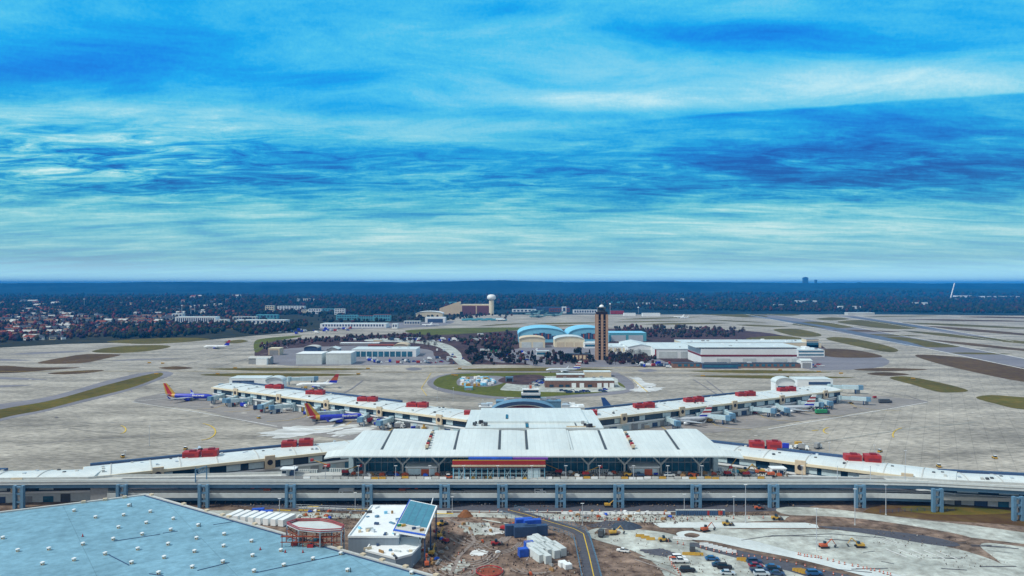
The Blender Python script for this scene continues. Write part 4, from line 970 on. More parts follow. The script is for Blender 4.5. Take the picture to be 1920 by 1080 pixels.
# ------------------------------------------------------------------ aircraft
def lettering(word,size,mat,parent,xc,zc,rad,zaxis,side):
    cu=bpy.data.curves.new('lettering','FONT'); cu.body=word; cu.size=size; cu.align_x='CENTER'; cu.offset=.03
    o=bpy.data.objects.new('lettering',cu); COL.objects.link(o); bpy.context.view_layer.update()
    me=bpy.data.meshes.new_from_object(o.evaluated_get(bpy.context.evaluated_depsgraph_get())); bpy.data.objects.remove(o); bpy.data.curves.remove(cu)
    for v in me.vertices:
        s=v.co.y; th=(zc-zaxis)/rad+s/rad; x=v.co.x
        v.co=(xc+(x if side<0 else -x), side*(rad+.06)*math.cos(th), zaxis+(rad+.06)*math.sin(th))
    me.materials.clear(); me.materials.append(mat)
    n=bpy.data.objects.new('lettering',me); COL.objects.link(n); n.parent=parent; return n
def plane(body,fins,finmode='v',eng=None,word=None,wing=silver,ttail=False,highwing=False,belly=None,windows=True):
    def mk():
        r=thing('airliner','x','airliner'); eng_=eng or body
        prof=[(19,.05,3.0),(18.4,.75,3.0),(17,1.35,3.1),(15,1.75,3.25),(12.5,1.9,3.3),(-8,1.9,3.3),(-13,1.5,3.6),(-17,.85,4.1),(-19.6,.25,4.5),(-19.8,.02,4.5)]
        fz=MB().xlathe(prof,16).build('fuselage',body,r,smooth=True)
        if windows: 
            for s in (-1,1):
                m=MB()
                for i in range(22): x=-9+i*1.0; m.box(x,x+.4,s*1.9-.03,s*1.9+.03,3.55,3.95)
                m.build('window_row',glass,fz)
        MB().xprism([(-1.0,3.9),(1.0,3.9),(.8,4.45),(-.8,4.45)],15.6,16.9).build('cockpit_window',glass,fz)
        zw=4.9 if highwing else 2.4
        for s in (-1,1):
            m=MB(); m.add([(4,s*1.2,zw),(-3.2,s*1.2,zw),(-7.6,s*17,zw+1.1),(-5.9,s*17,zw+1.1),(4,s*1.2,zw+.5),(-3.2,s*1.2,zw+.35),(-7.6,s*17,zw+1.22),(-5.9,s*17,zw+1.25)],[(3,2,1,0)[::s],(4,5,6,7)[::s],(0,1,5,4)[::s],(2,3,7,6)[::s],(3,0,4,7)[::s],(1,2,6,5)[::s]])
            w=m.build('wing',wing,r)
            if not highwing: MB().add([(-5.9,s*17,zw+1.2),(-7.6,s*17,zw+1.2),(-8.9,s*17.7,zw+3.4),(-8.1,s*17.7,zw+3.4)],[(0,1,2,3)]).add([(-5.9,s*17.1,zw+1.2),(-7.6,s*17.1,zw+1.2),(-8.9,s*17.8,zw+3.4),(-8.1,s*17.8,zw+3.4)],[(3,2,1,0)]).build('winglet',body,w)
            if ttail: MB().xlathe([(-8,.05,4),(-7.9,.85,4),(-12,.75,4),(-12.5,.3,4)],10).build('engine',eng_,r).location.y=s*2.7
            else:
                for ex in ((5.4,),(5.4,10.5))[highwing]:
                    e=MB().xlathe([(5.2-ex*.5+.0,.1,zw-.9),(5.2-ex*.5,1.0,zw-.9),(3-ex*.5,1.1,zw-.9),(1-ex*.5,.6,zw-.9)],12).build('engine',eng_,r,smooth=True); e.location.y=s*ex
            tz=12.0 if ttail else 4.6; tx=-4.2 if ttail else 0
            m=MB(); m.add([(-15+tx,s*.2,tz),(-18.2+tx,s*.2,tz),(-20.2+tx,s*6.6,tz+.4),(-18.9+tx,s*6.6,tz+.4),(-15+tx,s*.2,tz+.3),(-18.2+tx,s*.2,tz+.25),(-20.2+tx,s*6.6,tz+.55),(-18.9+tx,s*6.6,tz+.55)],[(3,2,1,0)[::s],(4,5,6,7)[::s],(0,1,5,4)[::s],(2,3,7,6)[::s],(3,0,4,7)[::s],(1,2,6,5)[::s]]); m.build('tailplane',wing,r)
        FT=13.2 if not ttail else 12.2
        n=len(fins); lb,lt=(-11.2,4.7),(-18.6,FT); tb,tt=(-19.4,4.7),(-21.6,FT)
        if highwing or ttail: tt=(-22.5,12.2)
        fin=None
        for i,(w0,w1,mt) in enumerate(fins):
            if finmode=='v': q=[(lb[0]+(tb[0]-lb[0])*w,4.7) for w in (w0,w1)]+[(lt[0]+(tt[0]-lt[0])*w,FT) for w in (w1,w0)]
            else: q=[(lb[0]+(lt[0]-lb[0])*w0,4.7+(FT-4.7)*w0),(tb[0]+(tt[0]-tb[0])*w0,4.7+(FT-4.7)*w0),(tb[0]+(tt[0]-tb[0])*w1,4.7+(FT-4.7)*w1),(lb[0]+(lt[0]-lb[0])*w1,4.7+(FT-4.7)*w1)]
            o=MB().yprism(q,-.22+.003*i,.22-.003*i).build('fin' if i==0 else 'fin_stripe',mt,r if i==0 else fin)
            if i==0: fin=o
        if word:
            for x0_,x1_,mt_ in ((-11.6,-14.2,yellow),(-14.22,-17.6,darkredt),(-17.62,-19.5,yellow)):
                f_=lambda x: (float(np.interp(-x,[8,13,17,19.6],[1.9,1.5,.85,.25]))+.04, float(np.interp(-x,[8,13,17,19.6],[3.3,3.6,4.1,4.5])))
                MB().xlathe([(x0_,*f_(x0_)),((x0_+x1_)/2,*f_((x0_+x1_)/2)),(x1_,*f_(x1_))],16).build('tail_band',mt_,fz,smooth=True)
        MB().xlathe([(5,.1,1.9),(3,1.25,1.75),(-4,1.25,1.75),(-6,.1,1.9)],10).build('belly_fairing',belly or body,r,smooth=True)
        for x,ys in ((13.5,(0,)),(-1.6,(-2.6,2.6))):
            for y in ys:
                g_=MB().box(x-.15,x+.15,y-.15,y+.15,.5,2.4).build('landing_gear',steel,r); MB().tube((x,y-.45,.5),(x,y+.45,.5),.5,.5,10).build('wheel',black,g_)
        if word:
            for s in (-1,1): lettering(word,2.3,white,r,7.5,3.5,1.9,3.3,s)
        return r
    return mk
SW=[(0,.34,yellow),(.34,.82,darkredt),(.82,1,yellow)]
sw=plane(blue,SW,'v',blue,'Southwest',wing=silver,belly=silver)
place('planeSW',sw,(PX(356,640),640,.03),R(-4),'royal blue airliner with yellow and red striped tail parked at the far left concourse tip',None,1.1)
place('planeSW',sw,(PX(634,540),540,.03),R(16),'royal blue airliner with yellow and red tail nosed into the rear left arm',None,1.1)
al=plane(white,[(0,.3,blue),(.3,.65,orange),(.65,1,red)],'h',blue,None,belly=blue)
place('planeAL',al,(PX(595,720),716,.03),R(184),'white airliner with blue rear and orange tail behind the rear left concourse')
ak=plane(white,[(0,1,M('tail_blue',(.01,.05,.18),.4,.3,.8))],'v',white,None)
place('planeAK',ak,(PX(1180,560),562,.03),R(-22),'white airliner with tall dark blue tail standing behind the rear right concourse')
aa=plane(silver,[(0,.18,blue),(.18,.34,white),(.34,.5,red),(.5,.64,white),(.64,.8,red),(.8,1,white)],'h',silver,None)
place('planeAA',aa,(PX(1476,588),582,.03),R(186),'silver airliner with red and white striped tail near the right concourse tip')
place('planeAA',aa,(PX(1284,530),532,.03),R(190),'silver airliner with red and white striped tail near the root of the right concourse')
place('planeAA',aa,(PX(1055,840),840,.03),R(181),'silver airliner with striped tail taxiing behind the oval island')
dl=plane(white,[(0,.5,blue),(.5,1,red)],'h',blue,None)
place('planeDL',dl,(PX(410,1160),1150,.03),R(184),'white airliner with dark red and blue tail taxiing alone on the far left pavement')
rj=plane(white,[(0,1,black)],'v',white,None,ttail=True)
place('planeRJ',rj,(PX(420,418),418,.03),R(0),'small white jet with dark T tail half hidden behind the front left concourse',None,.66)
place('planeRJ',rj,(PX(935,2020),2010,.03),R(150),'white T tail jet parked on the far apron below the beige hangar',None,1.2)
mil=plane(M('military_grey',(.10,.22,.25),.6,.1,.5),[(0,1,MATS['military_grey'])],'v',None,None,wing=MATS['military_grey'],ttail=True,highwing=True,windows=False)
for px_,py_,a,lab in ((998,591.5,150,'leftmost dark grey military transport on the far apron'),(1008,596,170,'nearest dark grey military transport on the far apron'),(1038,593.5,165,'rightmost dark grey military transport on the far apron'),(1006,586,200,'rear dark grey military transport before the base hall')):
    place('planeMIL',mil,P(px_,py_,.03),R(a),lab,None,1.35)
wj=plane(white,[(0,1,white)],'v',white,None)
for px_,py_,a,s,lab in ((800,611,160,.7,'small white jet at left of the open fronted hangar'),(815,610,20,.6,'small white jet at right of the open fronted hangar'),(1272,596,160,.8,'white jet far out by the right end of the base halls'),(1283,597,190,.7,'second white jet beside the one at the right end of the base halls')):
    place('planeWJ',wj,P(px_,py_,.03),R(a),lab,None,s)
# row of stored blue fuselage-like trailers below the beige hangar
for i in range(9):
    place('trailer',lambda: (lambda r:(MB().box(-9,9,-2,2,1,6).build('body',teal,r),MB().box(-8,8,-1.6,1.6,.2,.99).build('chassis',black,r),r)[-1])(thing('stored_trailer','x','trailer')),P(872+i*9,601.5-(i%2),.03),R(5),'teal box trailer in the long parked row below the beige hangar','teal trailers below the beige hangar')

# ------------------------------------------------------------------ vehicles
def wheels(r,xs,y,rad=.36,w=.25):
    for x in xs:
        for s in (-1,1): MB().tube((x,s*y-w/2,rad),(x,s*y+w/2,rad),rad,rad,10).build('wheel',black,r)
def car(mt,kind='car'):
    def mk():
        r=thing('parked_car','x','car')
        if kind=='car': body=[(-2.3,.35),(2.3,.35),(2.35,.75),(1.2,.95),(-2.1,1.0),(-2.35,.8)]; cab=[(1.2,.96),(.5,1.45),(-1.1,1.48),(-1.9,1.01)]
        elif kind=='suv': body=[(-2.5,.4),(2.5,.4),(2.5,1.0),(1.5,1.15),(-2.4,1.2),(-2.5,.9)]; cab=[(1.3,1.16),(.8,1.78),(-2.0,1.82),(-2.35,1.21)]
        else: body=[(-2.9,.5),(2.9,.5),(2.9,1.1),(1.7,1.2),(-2.9,1.25)]; cab=[(1.4,1.2),(.8,1.9),(-.6,1.9),(-.8,1.25)]
        MB().yprism(body,-.92,.92).build('body',mt,r)
        MB().yprism([(x,z) for x,z in cab],-.78,.78).build('glasshouse',glass,r)
        top=max(z for x,z in cab); xs_=[x for x,z in cab if z>top-.1]; MB().box(min(xs_),max(xs_),-.76,.76,top+.0,top+.05).build('roof',mt,r)
        wheels(r,(-1.5,1.5),.85)
        for s in (-1,1): MB().box(2.36 if kind=='car' else 2.5,2.42 if kind=='car' else 2.56,s*.65-.18,s*.65+.18,.6,.78).build('headlight',white,r)
        if kind=='pickup': MB().box(-2.7,-1.0,-.75,.75,1.251,1.29).build('bed',dgrey,r)
        return r
    return mk
def boxtruck(mt,cabm=white,L=7):
    def mk():
        r=thing('truck','x','truck')
        MB().box(-L/2,L/2-2.2,-1.2,1.2,.95,3.5).build('cargo_box',mt,r); MB().yprism([(L/2-2.1,.5),(L/2,.5),(L/2,1.4),(L/2-.6,2.4),(L/2-2.1,2.5)],-1.1,1.1).build('cab',cabm,r)
        MB().box(-L/2,L/2-.3,-.9,.9,.45,.9).build('chassis',black,r); wheels(r,(-L/2+1.2,L/2-1.1),1.0,.48,.3)
        MB().box(L/2-.55,L/2+.02,-.9,.9,1.45,2.0).build('windscreen',glass,r); return r
    return mk
def boomlift(mt=red,ang=35,reach=8):
    def mk():
        r=thing('boom_lift','x','boom lift')
        MB().box(-1.5,1.5,-1.1,1.1,.5,1.1).build('chassis',dgrey,r); wheels(r,(-1.1,1.1),1.1,.5,.35)
        MB().yprism([(-1.8,1.12),(1.4,1.12),(1.1,2.1),(-1.6,2.3)],-.9,.9).build('turret',mt,r)
        x=reach*math.cos(R(ang)); z=1.9+reach*math.sin(R(ang))
        MB().tube((-.8,0,1.9),(x,0,z),.22,.16,6).build('boom',yellow if mt is red else mt,r)
        MB().box(x-.3,x+1.0,-.8,.8,z-.6,z+.5).build('basket',mt,r); return r
    return mk
def excavator(mt=yellow):
    def mk():
        r=thing('excavator','x','excavator')
        for s in (-1,1): MB().yprism([(-1.9,0),(1.9,0),(2.2,.4),(1.9,.85),(-1.9,.85),(-2.2,.4)],s*1.1-.3,s*1.1+.3).build('track',black,r)
        MB().box(-2.0,1.3,-1.2,1.2,.95,1.9).build('body',mt,r); MB().yprism([(.1,1.92),(1.4,1.92),(1.3,2.9),(.2,3.0)],.1,1.1).build('cab',glass,r)
        b=MB(); b.tube((1.0,-.3,1.8),(3.6,-.3,4.2),.28,.22,5); b.tube((3.6,-.3,4.2),(5.4,-.3,1.6),.2,.16,5); b.build('boom',mt,r)
        MB().yprism([(5.0,.9),(5.9,1.5),(5.6,.4),(4.9,.2)],-.8,.2).build('bucket',dgrey,r); return r
    return mk
def loader(mt=yellow):
    def mk():
        r=thing('wheel_loader','x','loader')
        MB().yprism([(-2.4,.7),(1.2,.7),(1.2,1.5),(-2.2,1.7)],-1,1).build('body',mt,r); MB().yprism([(-.6,1.72),(.8,1.72),(.6,2.8),(-.5,2.8)],-.7,.7).build('cab',glass,r)
        wheels(r,(-1.5,1.3),1.1,.7,.45); MB().tube((1.0,0,1.2),(2.6,0,.8),.2,.2,5).build('arm',mt,r); MB().yprism([(2.4,.2),(3.6,.25),(3.2,1.2),(2.5,1.3)],-1.3,1.3).build('bucket',dgrey,r); return r
    return mk
def cart(mt):
    def mk():
        r=thing('baggage_cart','x','baggage cart')
        MB().box(-1.6,1.6,-.8,.8,.5,.75).build('bed',dgrey,r); MB().box(-1.5,1.5,-.75,.75,.76,2.1).build('canopy',mt,r); wheels(r,(-1.1,1.1),.7,.3,.2)
        MB().tube((1.6,0,.5),(2.4,0,.4),.06).build('tow_bar',steel,r); return r
    return mk
def tug(mt):
    def mk():
        r=thing('tug','x','tug')
        MB().yprism([(-1.6,.35),(1.6,.35),(1.6,1.0),(.5,1.1),(-1.6,1.1)],-.8,.8).build('body',mt,r); MB().box(-1.1,.2,-.7,.7,1.12,1.9).build('cab',glass,r); MB().box(-1.2,.3,-.75,.75,1.92,2.0).build('roof',white,r); wheels(r,(-1,1),.75,.38,.25); return r
    return mk
def toilet(mt):
    def mk():
        r=thing('portable_toilet','x','portable toilet')
        MB().box(-.6,.6,-.6,.6,0,2.2).build('cabin',mt,r); MB().box(-.65,.65,-.65,.65,2.21,2.4).build('roof',lgrey,r); MB().box(-.4,.4,-.66,-.61,.2,2.0).build('door',navy if mt is bsteel else mt,r); return r
    return mk
def barrel():
    r=thing('traffic_barrel','x','traffic barrel')
    MB().tube((0,0,.05),(0,0,1.1),.36,.28,8).build('drum',orange,r); MB().tube((0,0,.5),(0,0,.7),.35,.33,8).build('band',white,r); MB().box(-.4,.4,-.4,.4,0,.06).build('base',black,r); return r
def barrier(mt,L=3.6):
    def mk():
        r=thing('road_barrier','x','barrier'); MB().xprism([(-.3,0),(.3,0),(.22,.25),(.1,.9),(-.1,.9),(-.22,.25)],-L/2,L/2).build('block',mt,r); MB().box(-L/2+.2,L/2-.2,-.12,.12,.9,.96).build('cap',mt,r); return r
    return mk
def container(mt,L=6,h=2.6):
    def mk():
        r=thing('container','x','container'); MB().box(-L/2,L/2,-1.2,1.2,.1,h).build('body',mt,r)
        m=MB()
        for i in range(int(L/.6)): m.box(-L/2+.2+i*.6,-L/2+.45+i*.6,-1.27,-1.21,.2,h-.15)
        m.build('ribs',mt,r); MB().box(L/2+.01,L/2+.08,-1.0,1.0,.2,h-.1).build('door',mt,r); return r
    return mk
UP=11.03
def up(px_,py_): return P(px_,py_,UP)

# lower deck traffic
place('truckW',boxtruck(white),(PX(650,339.5),339.5,4.83),math.pi,'white box truck driving on the lower deck behind the second gap of the piers')
def van():
    r=thing('van','x','van'); MB().yprism([(-2.7,.4),(2.7,.4),(2.7,1.1),(1.9,1.35),(1.2,2.1),(-2.7,2.15)],-.95,.95).build('body',white,r)
    MB().yprism([(1.35,1.4),(1.95,1.38),(1.3,2.0),(1.2,2.0)],-.97,.97).build('windscreen',glass,r); MB().box(-2.2,-.2,-.98,-.955,1.35,1.85).build('side_window',glass,r); wheels(r,(-1.7,1.7),.85,.4,.25); return r
place('van',van,(PX(1013,339.3),339.3,4.83),0,'white van driving on the lower deck near the middle of the road')
place('carW',car(white),(PX(1321,339),339,4.83),0,'white car on the lower deck right of the fourth pier from the right')
place('boomO',boomlift(orange,8,6),(PX(755,339.5),339.5,4.83),0,'orange boom lift parked on the lower deck')
place('boomO',None,(PX(500,339.5),339.5,4.83),math.pi,'orange boom lift on the lower deck near its left end')
place('carD',car(navy,'suv'),(PX(860,339.5),339.5,4.83),0,'dark car on the lower deck left of the middle')
# upper deck works
eq=[('boomR',boomlift(red,20,7),648,890,0,'red boom lift standing beside the left end of the glass hall'),
('boomR',None,612,879,180,'red boom lift with raised yellow arm near the left booth'),
('boomR',None,1099,893,10,'red boom lift before the right part of the glass hall'),
('boomR',None,1047,889,160,'red boom lift just right of the scaffold'),
('boomR2',boomlift(red,50,9),1365,892,20,'red boom lift with steeply raised arm at the right'),
('boomR',None,1398,893,180,'large red boom lift near the right booth'),
('boomO',None,1445,894,180,'orange boom lift under the right booth'),
('exY',excavator(yellow),1395,888,0,'yellow excavator behind the red lift at right'),
('exY',None,1425,887,180,'yellow excavator near the right booth'),
('ldY',loader(yellow),1180,893,0,'yellow loader left of the right entrance'),
('pickN',car(navy,'pickup'),1197,893,0,'dark pickup by the orange tarpaulin of the right entrance'),
('pickB',car(blue,'pickup'),1228,889,90,'blue pickup at the right entrance'),
('tugO',tug(orange),842,897,0,'small orange cart left of the scaffold foot'),
('ldO',loader(orange),1300,893,0,'orange loader at the right end of the glass hall'),
('suvW',car(white,'suv'),1255,893,0,'white car parked right of the right entrance'),
('pickW',car(white,'pickup'),780,890,0,'white pickup parked left of the left entrance'),
('carD',None,733,892,0,'dark car before the left glass bay')]
for key,mk,x,y,a,lab in eq: place(key,mk,up(x,y),R(a),lab)
def booth():
    r=thing('toll_booth','x','booth')
    MB().box(-2.6,-.2,-1.5,1.5,0,3.0).build('cabin',white,r); MB().box(-2.4,-.4,-1.56,-1.51,1.2,2.4).build('window',glass,r)
    MB().box(-3,4,-2.4,2.4,3.1,3.5).build('roof',white,r)
    for x in (.6,3.6): MB().tube((x,-1.8,0),(x,-1.8,3.1),.15).build('post',lgrey,r)
    MB().box(1,3,-.8,.8,0,1.8).build('kiosk',navy,r); return r
place('booth',booth,up(540,891),0,'white booth with flat canopy at the left end of the upper deck')
place('booth',None,up(1456,890),0,'white booth with flat canopy at the right end of the upper deck')
def pedbar():   # stacked concrete blocks seen as a white toothed row
    r=thing('barrier_rack','x','barrier row')
    for i in range(9): MB().box(i*1.0,i*1.0+.55,0,.8,0,1.5).build('slab',paleb,r)
    MB().box(-.2,9,.1,.7,1.51,1.7).build('rail',lgrey,r); return r
for x,y,lab in ((560,887,'left of the middle booth road'),(618,885,'beside the red lift at left'),(1106,887,'at the right glass bay'),(1345,884,'left of the excavators'),(1440,885,'behind the right booth')):
    place('rack',pedbar,up(x,y),0,'white toothed row of upright slabs '+lab)
bm={'pale':lgrey,'yellow':yellow,'white':white}
for i in range(62):
    x=575+i*14.2
    c=random.choice(['pale','pale','yellow','white']); 
    place('barr_'+c,barrier(bm[c],3.0),up(x,897.5+random.uniform(-1,1)),0,'%s road barrier in the long line on the upper deck near the parapet'%c,'%s barriers on the upper deck'%c)
for i in range(34):
    x=random.choice([random.uniform(1030,1480),random.uniform(660,840)])
    y=random.uniform(887,894); c=random.choice(['tan','orange','blue','white','grey'])
    def pal(c=c):
        def mk():
            r=thing('material_pallet','x','pallet'); mt={'tan':wood,'orange':orange,'blue':bluet,'white':white,'grey':grey}[c]
            MB().box(-1.2,1.2,-.6,.6,0,.15).build('pallet',wood,r); MB().box(-1.1,1.1,-.55,.55,.16,1.0).build('load',mt,r); MB().box(-.8,.4,-.4,.4,1.01,1.4).build('bundle',mt,r); return r
        return mk
    place('pal_'+c,pal(),up(x,y),random.uniform(-.3,.3),'%s pallet load among the works on the upper deck before the glass hall'%c,'%s pallets on the upper deck'%c)

# apron ground vehicles
amats={'navy':navy,'blue':blue,'white':white,'red':red,'grey':grey,'yellow':yellow}
spots=[([(420,752),(520,757),(600,775),(560,785),(440,765)],22,'near the left concourse tip'),
 ([(680,788),(760,797),(850,800),(800,806),(700,798)],34,'by the root of the rear left arm'),
 ([(700,800),(790,800),(800,808),(740,806)],8,'behind the terminal roof at left'),
 ([(1200,795),(1300,775),(1400,765),(1420,775),(1320,795)],24,'by the middle of the rear right arm'),
 ([(1430,755),(1520,748),(1580,750),(1560,770),(1460,782)],22,'near the right concourse tip'),
 ([(560,725),(650,712),(640,722),(580,735)],5,'behind the rear left arm'),
 ([(1390,840),(1500,838),(1560,840),(1500,844)],6,'behind the front right arm')]
for poly,n,where in spots:
    for x,y in polyscatter(poly,n):
        c=random.choice(list(amats)); t_=random.choice(['cart','cart','tug','truck'])
        mk={'cart':cart,'tug':tug,'truck':lambda m_:boxtruck(m_,white,6)}[t_](amats[c])
        nm={'cart':'baggage cart','tug':'tug','truck':'service truck'}[t_]
        place('ap_%s_%s'%(t_,c),mk,P(x,y,.25),random.choice([aA,aB,0,1.57])+random.uniform(-.2,.2),'%s %s on the apron %s'%(c,nm,where),'%s %ss %s'%(c,nm,where))
for x,y,c,lab in ((1660,756,'black','long dark vehicle alone right of the right concourse tip'),(1542,776,'green','dark green truck in front of the right concourse'),):
    place('bus_'+c,boxtruck(dgrey if c=='black' else greenp,dgrey,11),P(x,y,.05),.1,lab)
for x,y,lab in ((348,843,'behind the left pair of red units'),(230,858,'far left behind the front concourse'),(1650,848,'right of the right red units'),(1760,876,'at the right end of the front right arm'),(1865,860,'near the right edge of the photo'),(485,785,'on the stand in front of the left concourse'),(1548,764,'on the stand by the right tip'),(1596,757,'right of the right tip')):
    place('tugY',tug(yellow),P(x,y,.05),random.uniform(0,3),'yellow ground vehicle '+lab)
place('cartR',cart(red),P(1640,747,.05),.3,'single red cart far right of the right concourse tip')
def sign():
    r=thing('taxiway_sign','x','sign'); MB().box(-2.2,2.2,-.15,.15,.3,1.6).build('panel',yellow,r); MB().box(-1.8,1.8,-.2,.2,0,.29).build('base',black,r); return r
for x,y in ((280,681),(305,682),(441,691),(408,702),(690,692),(672,702),(862,692),(850,704),(855,705),(1318,706),(1577,701),(1712,711),(1463,695),(1535,698),(293,702)):
    place('tsign',sign,P(x,y,.2),0,'small yellow taxiway sign at the end of a grass strip','taxiway signs')
# white equipment pile on the island and vehicles in yards
for i,(x,y) in enumerate(polyscatter([(862,722),(868,710),(928,707),(926,722),(885,726)],46)):
    c=random.choice(['white','white','white','yellow','blue']); mt={'white':white,'yellow':yellow,'blue':skyb}[c]
    place('cont_s_'+c,container(mt,4.5,2.4),P(x,y,.25),random.uniform(0,3),'%s tank or crate in the crowded depot on the oval island'%c,'%s depot items on the oval island'%c)
for i,(x,y) in enumerate(polyscatter([(1045,733),(1140,731),(1142,736),(1045,738)],12)+polyscatter([(1000,715),(1018,712),(1020,722),(1002,726)],10)):
    c=random.choice(['white','blue','navy']); place('carI_'+c,car({'white':white,'blue':blue,'navy':navy}[c],'suv'),P(x,y,.3),random.uniform(-.3,.3),'%s vehicle parked by the brown station on the oval island'%c,'%s vehicles at the island station'%c)
yards=[([(1180,683),(1192,679),(1255,682),(1258,690),(1190,688)],26,'in the car park left of the brown brick office'),
 ([(680,674),(850,672),(860,682),(700,682)],34,'in the yard right of the white cube hangars'),
 ([(905,665),(1000,656),(1050,664),(1000,676),(920,678)],34,'in the dark yard left of the control tower'),
 ([(690,638),(860,637),(900,640),(780,642)],26,'on the works track above the cargo shed'),
 ([(520,622),(600,617),(720,614),(620,624),(530,628)],26,'in the far left business park row'),
 ([(820,645),(870,672),(860,682),(810,660)],8,'beside the curving access road'),
 ([(235,605),(325,602),(325,610),(240,612)],22,'in the lot beside the far left town'),
 ([(1500,684),(1545,682),(1545,690),(1505,690)],7,'right of the brown brick office')]
for poly,n,where in yards:
    for x,y in polyscatter(poly,n):
        c=random.choice(['white','white','navy','red','silver','blue']); k_=random.choice(['car','truck'])
        mt={'white':white,'navy':navy,'red':red,'silver':silver,'blue':blue}[c]
        mk=car(mt,'suv') if k_=='car' else boxtruck(mt)
        place('yd_%s_%s'%(k_,c),mk,P(x,y,.12),random.uniform(-.4,.4)+random.choice([0,1.57]),'%s %s %s'%(c,k_,where),'%s %ss %s'%(c,k_,where),1.0 if y>640 else 1.4)

# ------------------------------------------------------------------ foreground
sheet('building_site_ground',[(-400,905),(-100,898),(960,896),(2100,898),(2700,905),(3600,1400),(-1500,1400)],dirtm,.10)
area('road_pavement',[(180,950),(380,945),(600,958),(860,960),(1200,962),(1460,958),(1520,950),(1500,946),(1200,946),(600,944),(300,925),(160,935)],asphalt2,.13)
area('pale_track',[(380,958),(560,960),(740,966),(900,962),(1200,966),(1470,968),(1480,975),(1330,980),(1060,978),(900,970),(740,972),(560,972),(400,968)],pale,.16)
line([(560,952),(745,957),(950,960),(1280,960)],1.0,lgrey,'kerb',.2); line([(560,957),(600,958)],1.2,ypaint,'painted_line',.22)
for a in ((812,964,850,964),(575,950,598,951),(650,955,690,956),(520,957,545,958)): line([(a[0],a[1]),(a[2],a[3])],1.1,ypaint,'painted_line',.24)
# right hand roads
area('road_pavement',[(1455,957),(1475,951),(1560,955),(1700,972),(1840,988),(1960,1005),(2200,1040),(2200,1060),(1930,1022),(1800,1006),(1680,990),(1560,970),(1480,966)],pale,.15)
area('bare_bank',[(1474,972),(1500,967),(1600,972),(1700,985),(1800,1003),(1820,1012),(1780,1016),(1700,1000),(1600,984),(1500,980),(1478,980)],mud,.17)
area('grass_bank',[(1618,966),(1640,950),(1700,944),(1800,942),(1900,950),(2050,962),(2050,1000),(1900,985),(1760,976),(1680,968)],grassb,.14)
area('grass_bank',[(1690,952),(1760,946),(1850,952),(1900,962),(1800,966),(1720,962)],grassm,.16)
sheet('concrete_slab',[(1224,981),(1262,979),(1510,980),(1532,984),(1536,990),(1400,990),(1238,989)],paleb,.18)
area('concrete_lot',[(1300,990),(1400,993),(1536,993),(1600,998),(1720,1015),(1830,1040),(1900,1075),(1930,1160),(1720,1110),(1620,1070),(1480,1034),(1360,1008)],pale,.17)
area('concrete_lot',[(1536,988),(1620,992),(1740,1006),(1800,1022),(1760,1024),(1640,1004)],asphalt2,.20)
area('concrete_lot',[(1840,1020),(1960,1030),(2300,1060),(2300,1160),(1960,1150),(1880,1060)],pale,.16)
area('white_road',[(1268,1001),(1290,996),(1320,1000),(1400,1012),(1500,1038),(1600,1060),(1690,1080),(1800,1110),(1760,1118),(1640,1086),(1500,1050),(1400,1030),(1330,1015),(1285,1012)],paleb,.21)
area('bare_bank',[(1283,1003),(1296,1000),(1312,1004),(1304,1009),(1288,1008)],dirtm,.24)
area('verge_road',[(1300,1018),(1400,1036),(1500,1060),(1620,1086),(1700,1110),(1640,1130),(1500,1078),(1400,1052),(1310,1028)],asphalt2,.19)
area('gravel_pad',[(1105,995),(1150,990),(1250,1000),(1330,1025),(1440,1050),(1560,1085),(1600,1160),(1300,1160),(1240,1070),(1190,1035),(1110,1010)],pale,.16)
area('wet_ground',[(1205,1032),(1240,1028),(1262,1036),(1250,1044),(1215,1040)],asphalt2,.20)
area('bare_bank',[(1120,1028),(1180,1040),(1235,1070),(1270,1130),(1140,1150),(1115,1080),(1108,1040)],mud,.20)
area('clay_ground',[(820,972),(900,975),(1000,985),(1040,1000),(1080,1040),(1080,1130),(780,1140),(790,1060),(815,1010)],mud,.15)
for pts,mt in (([(860,985),(900,980),(930,990),(920,1004),(880,1002)],pale),([(880,1010),(930,1006),(960,1018),(930,1028),(895,1025)],dirtm),([(820,1068),(870,1052),(880,1062),(850,1078)],pale),([(1160,975),(1185,985),(1150,992),(1100,986)],asphalt2),([(1155,984),(1180,980),(1190,988),(1165,991)],M('gravel_dark',(.05,.07,.10),.9,.3,.8)),([(895,1030),(915,1036),(900,1044),(880,1040)],streakw),([(905,992),(940,990),(945,1000),(915,1003)],streakw)):
    area('site_patch',pts,mt,.22+.006*pts[0][0]/1000+.00001*pts[0][1])
def ring(cx,cy,rx,ry,n,w=.8,mt=None): 
    for i in range(n):
        k_=1-.16*i; line(arcpx(cx+i*4,cy+i*1.5,rx*k_,ry*k_,200,345),w,mt or M('mud_rut',(.27,.235,.215),.95,.3,.6),'tyre_ruts',.27+.004*i)
ring(868,1030,70,38,4); ring(980,1074,60,20,3,.6,MATS['mud_rut']); ring(1170,1085,60,50,3,.7); ring(900,1000,60,26,4,.9); ring(850,1058,50,30,4,.7); ring(1000,1060,46,18,3,.6); ring(1130,960,40,16,2,.6); ring(930,1010,50,30,3,.6)
line([(840,975),(880,990),(890,1015),(860,1045),(845,1080)],1.4,MATS['mud_rut'],'tyre_ruts',.29); line([(905,975),(960,985),(1010,1000)],1.2,pale,'tyre_ruts',.29)
line([(1200,1045),(1260,1062),(1330,1090)],1.3,pale,'tyre_ruts',.29); line([(1190,1050),(1250,1070),(1300,1095)],.8,MATS['mud_rut'],'tyre_ruts',.3)
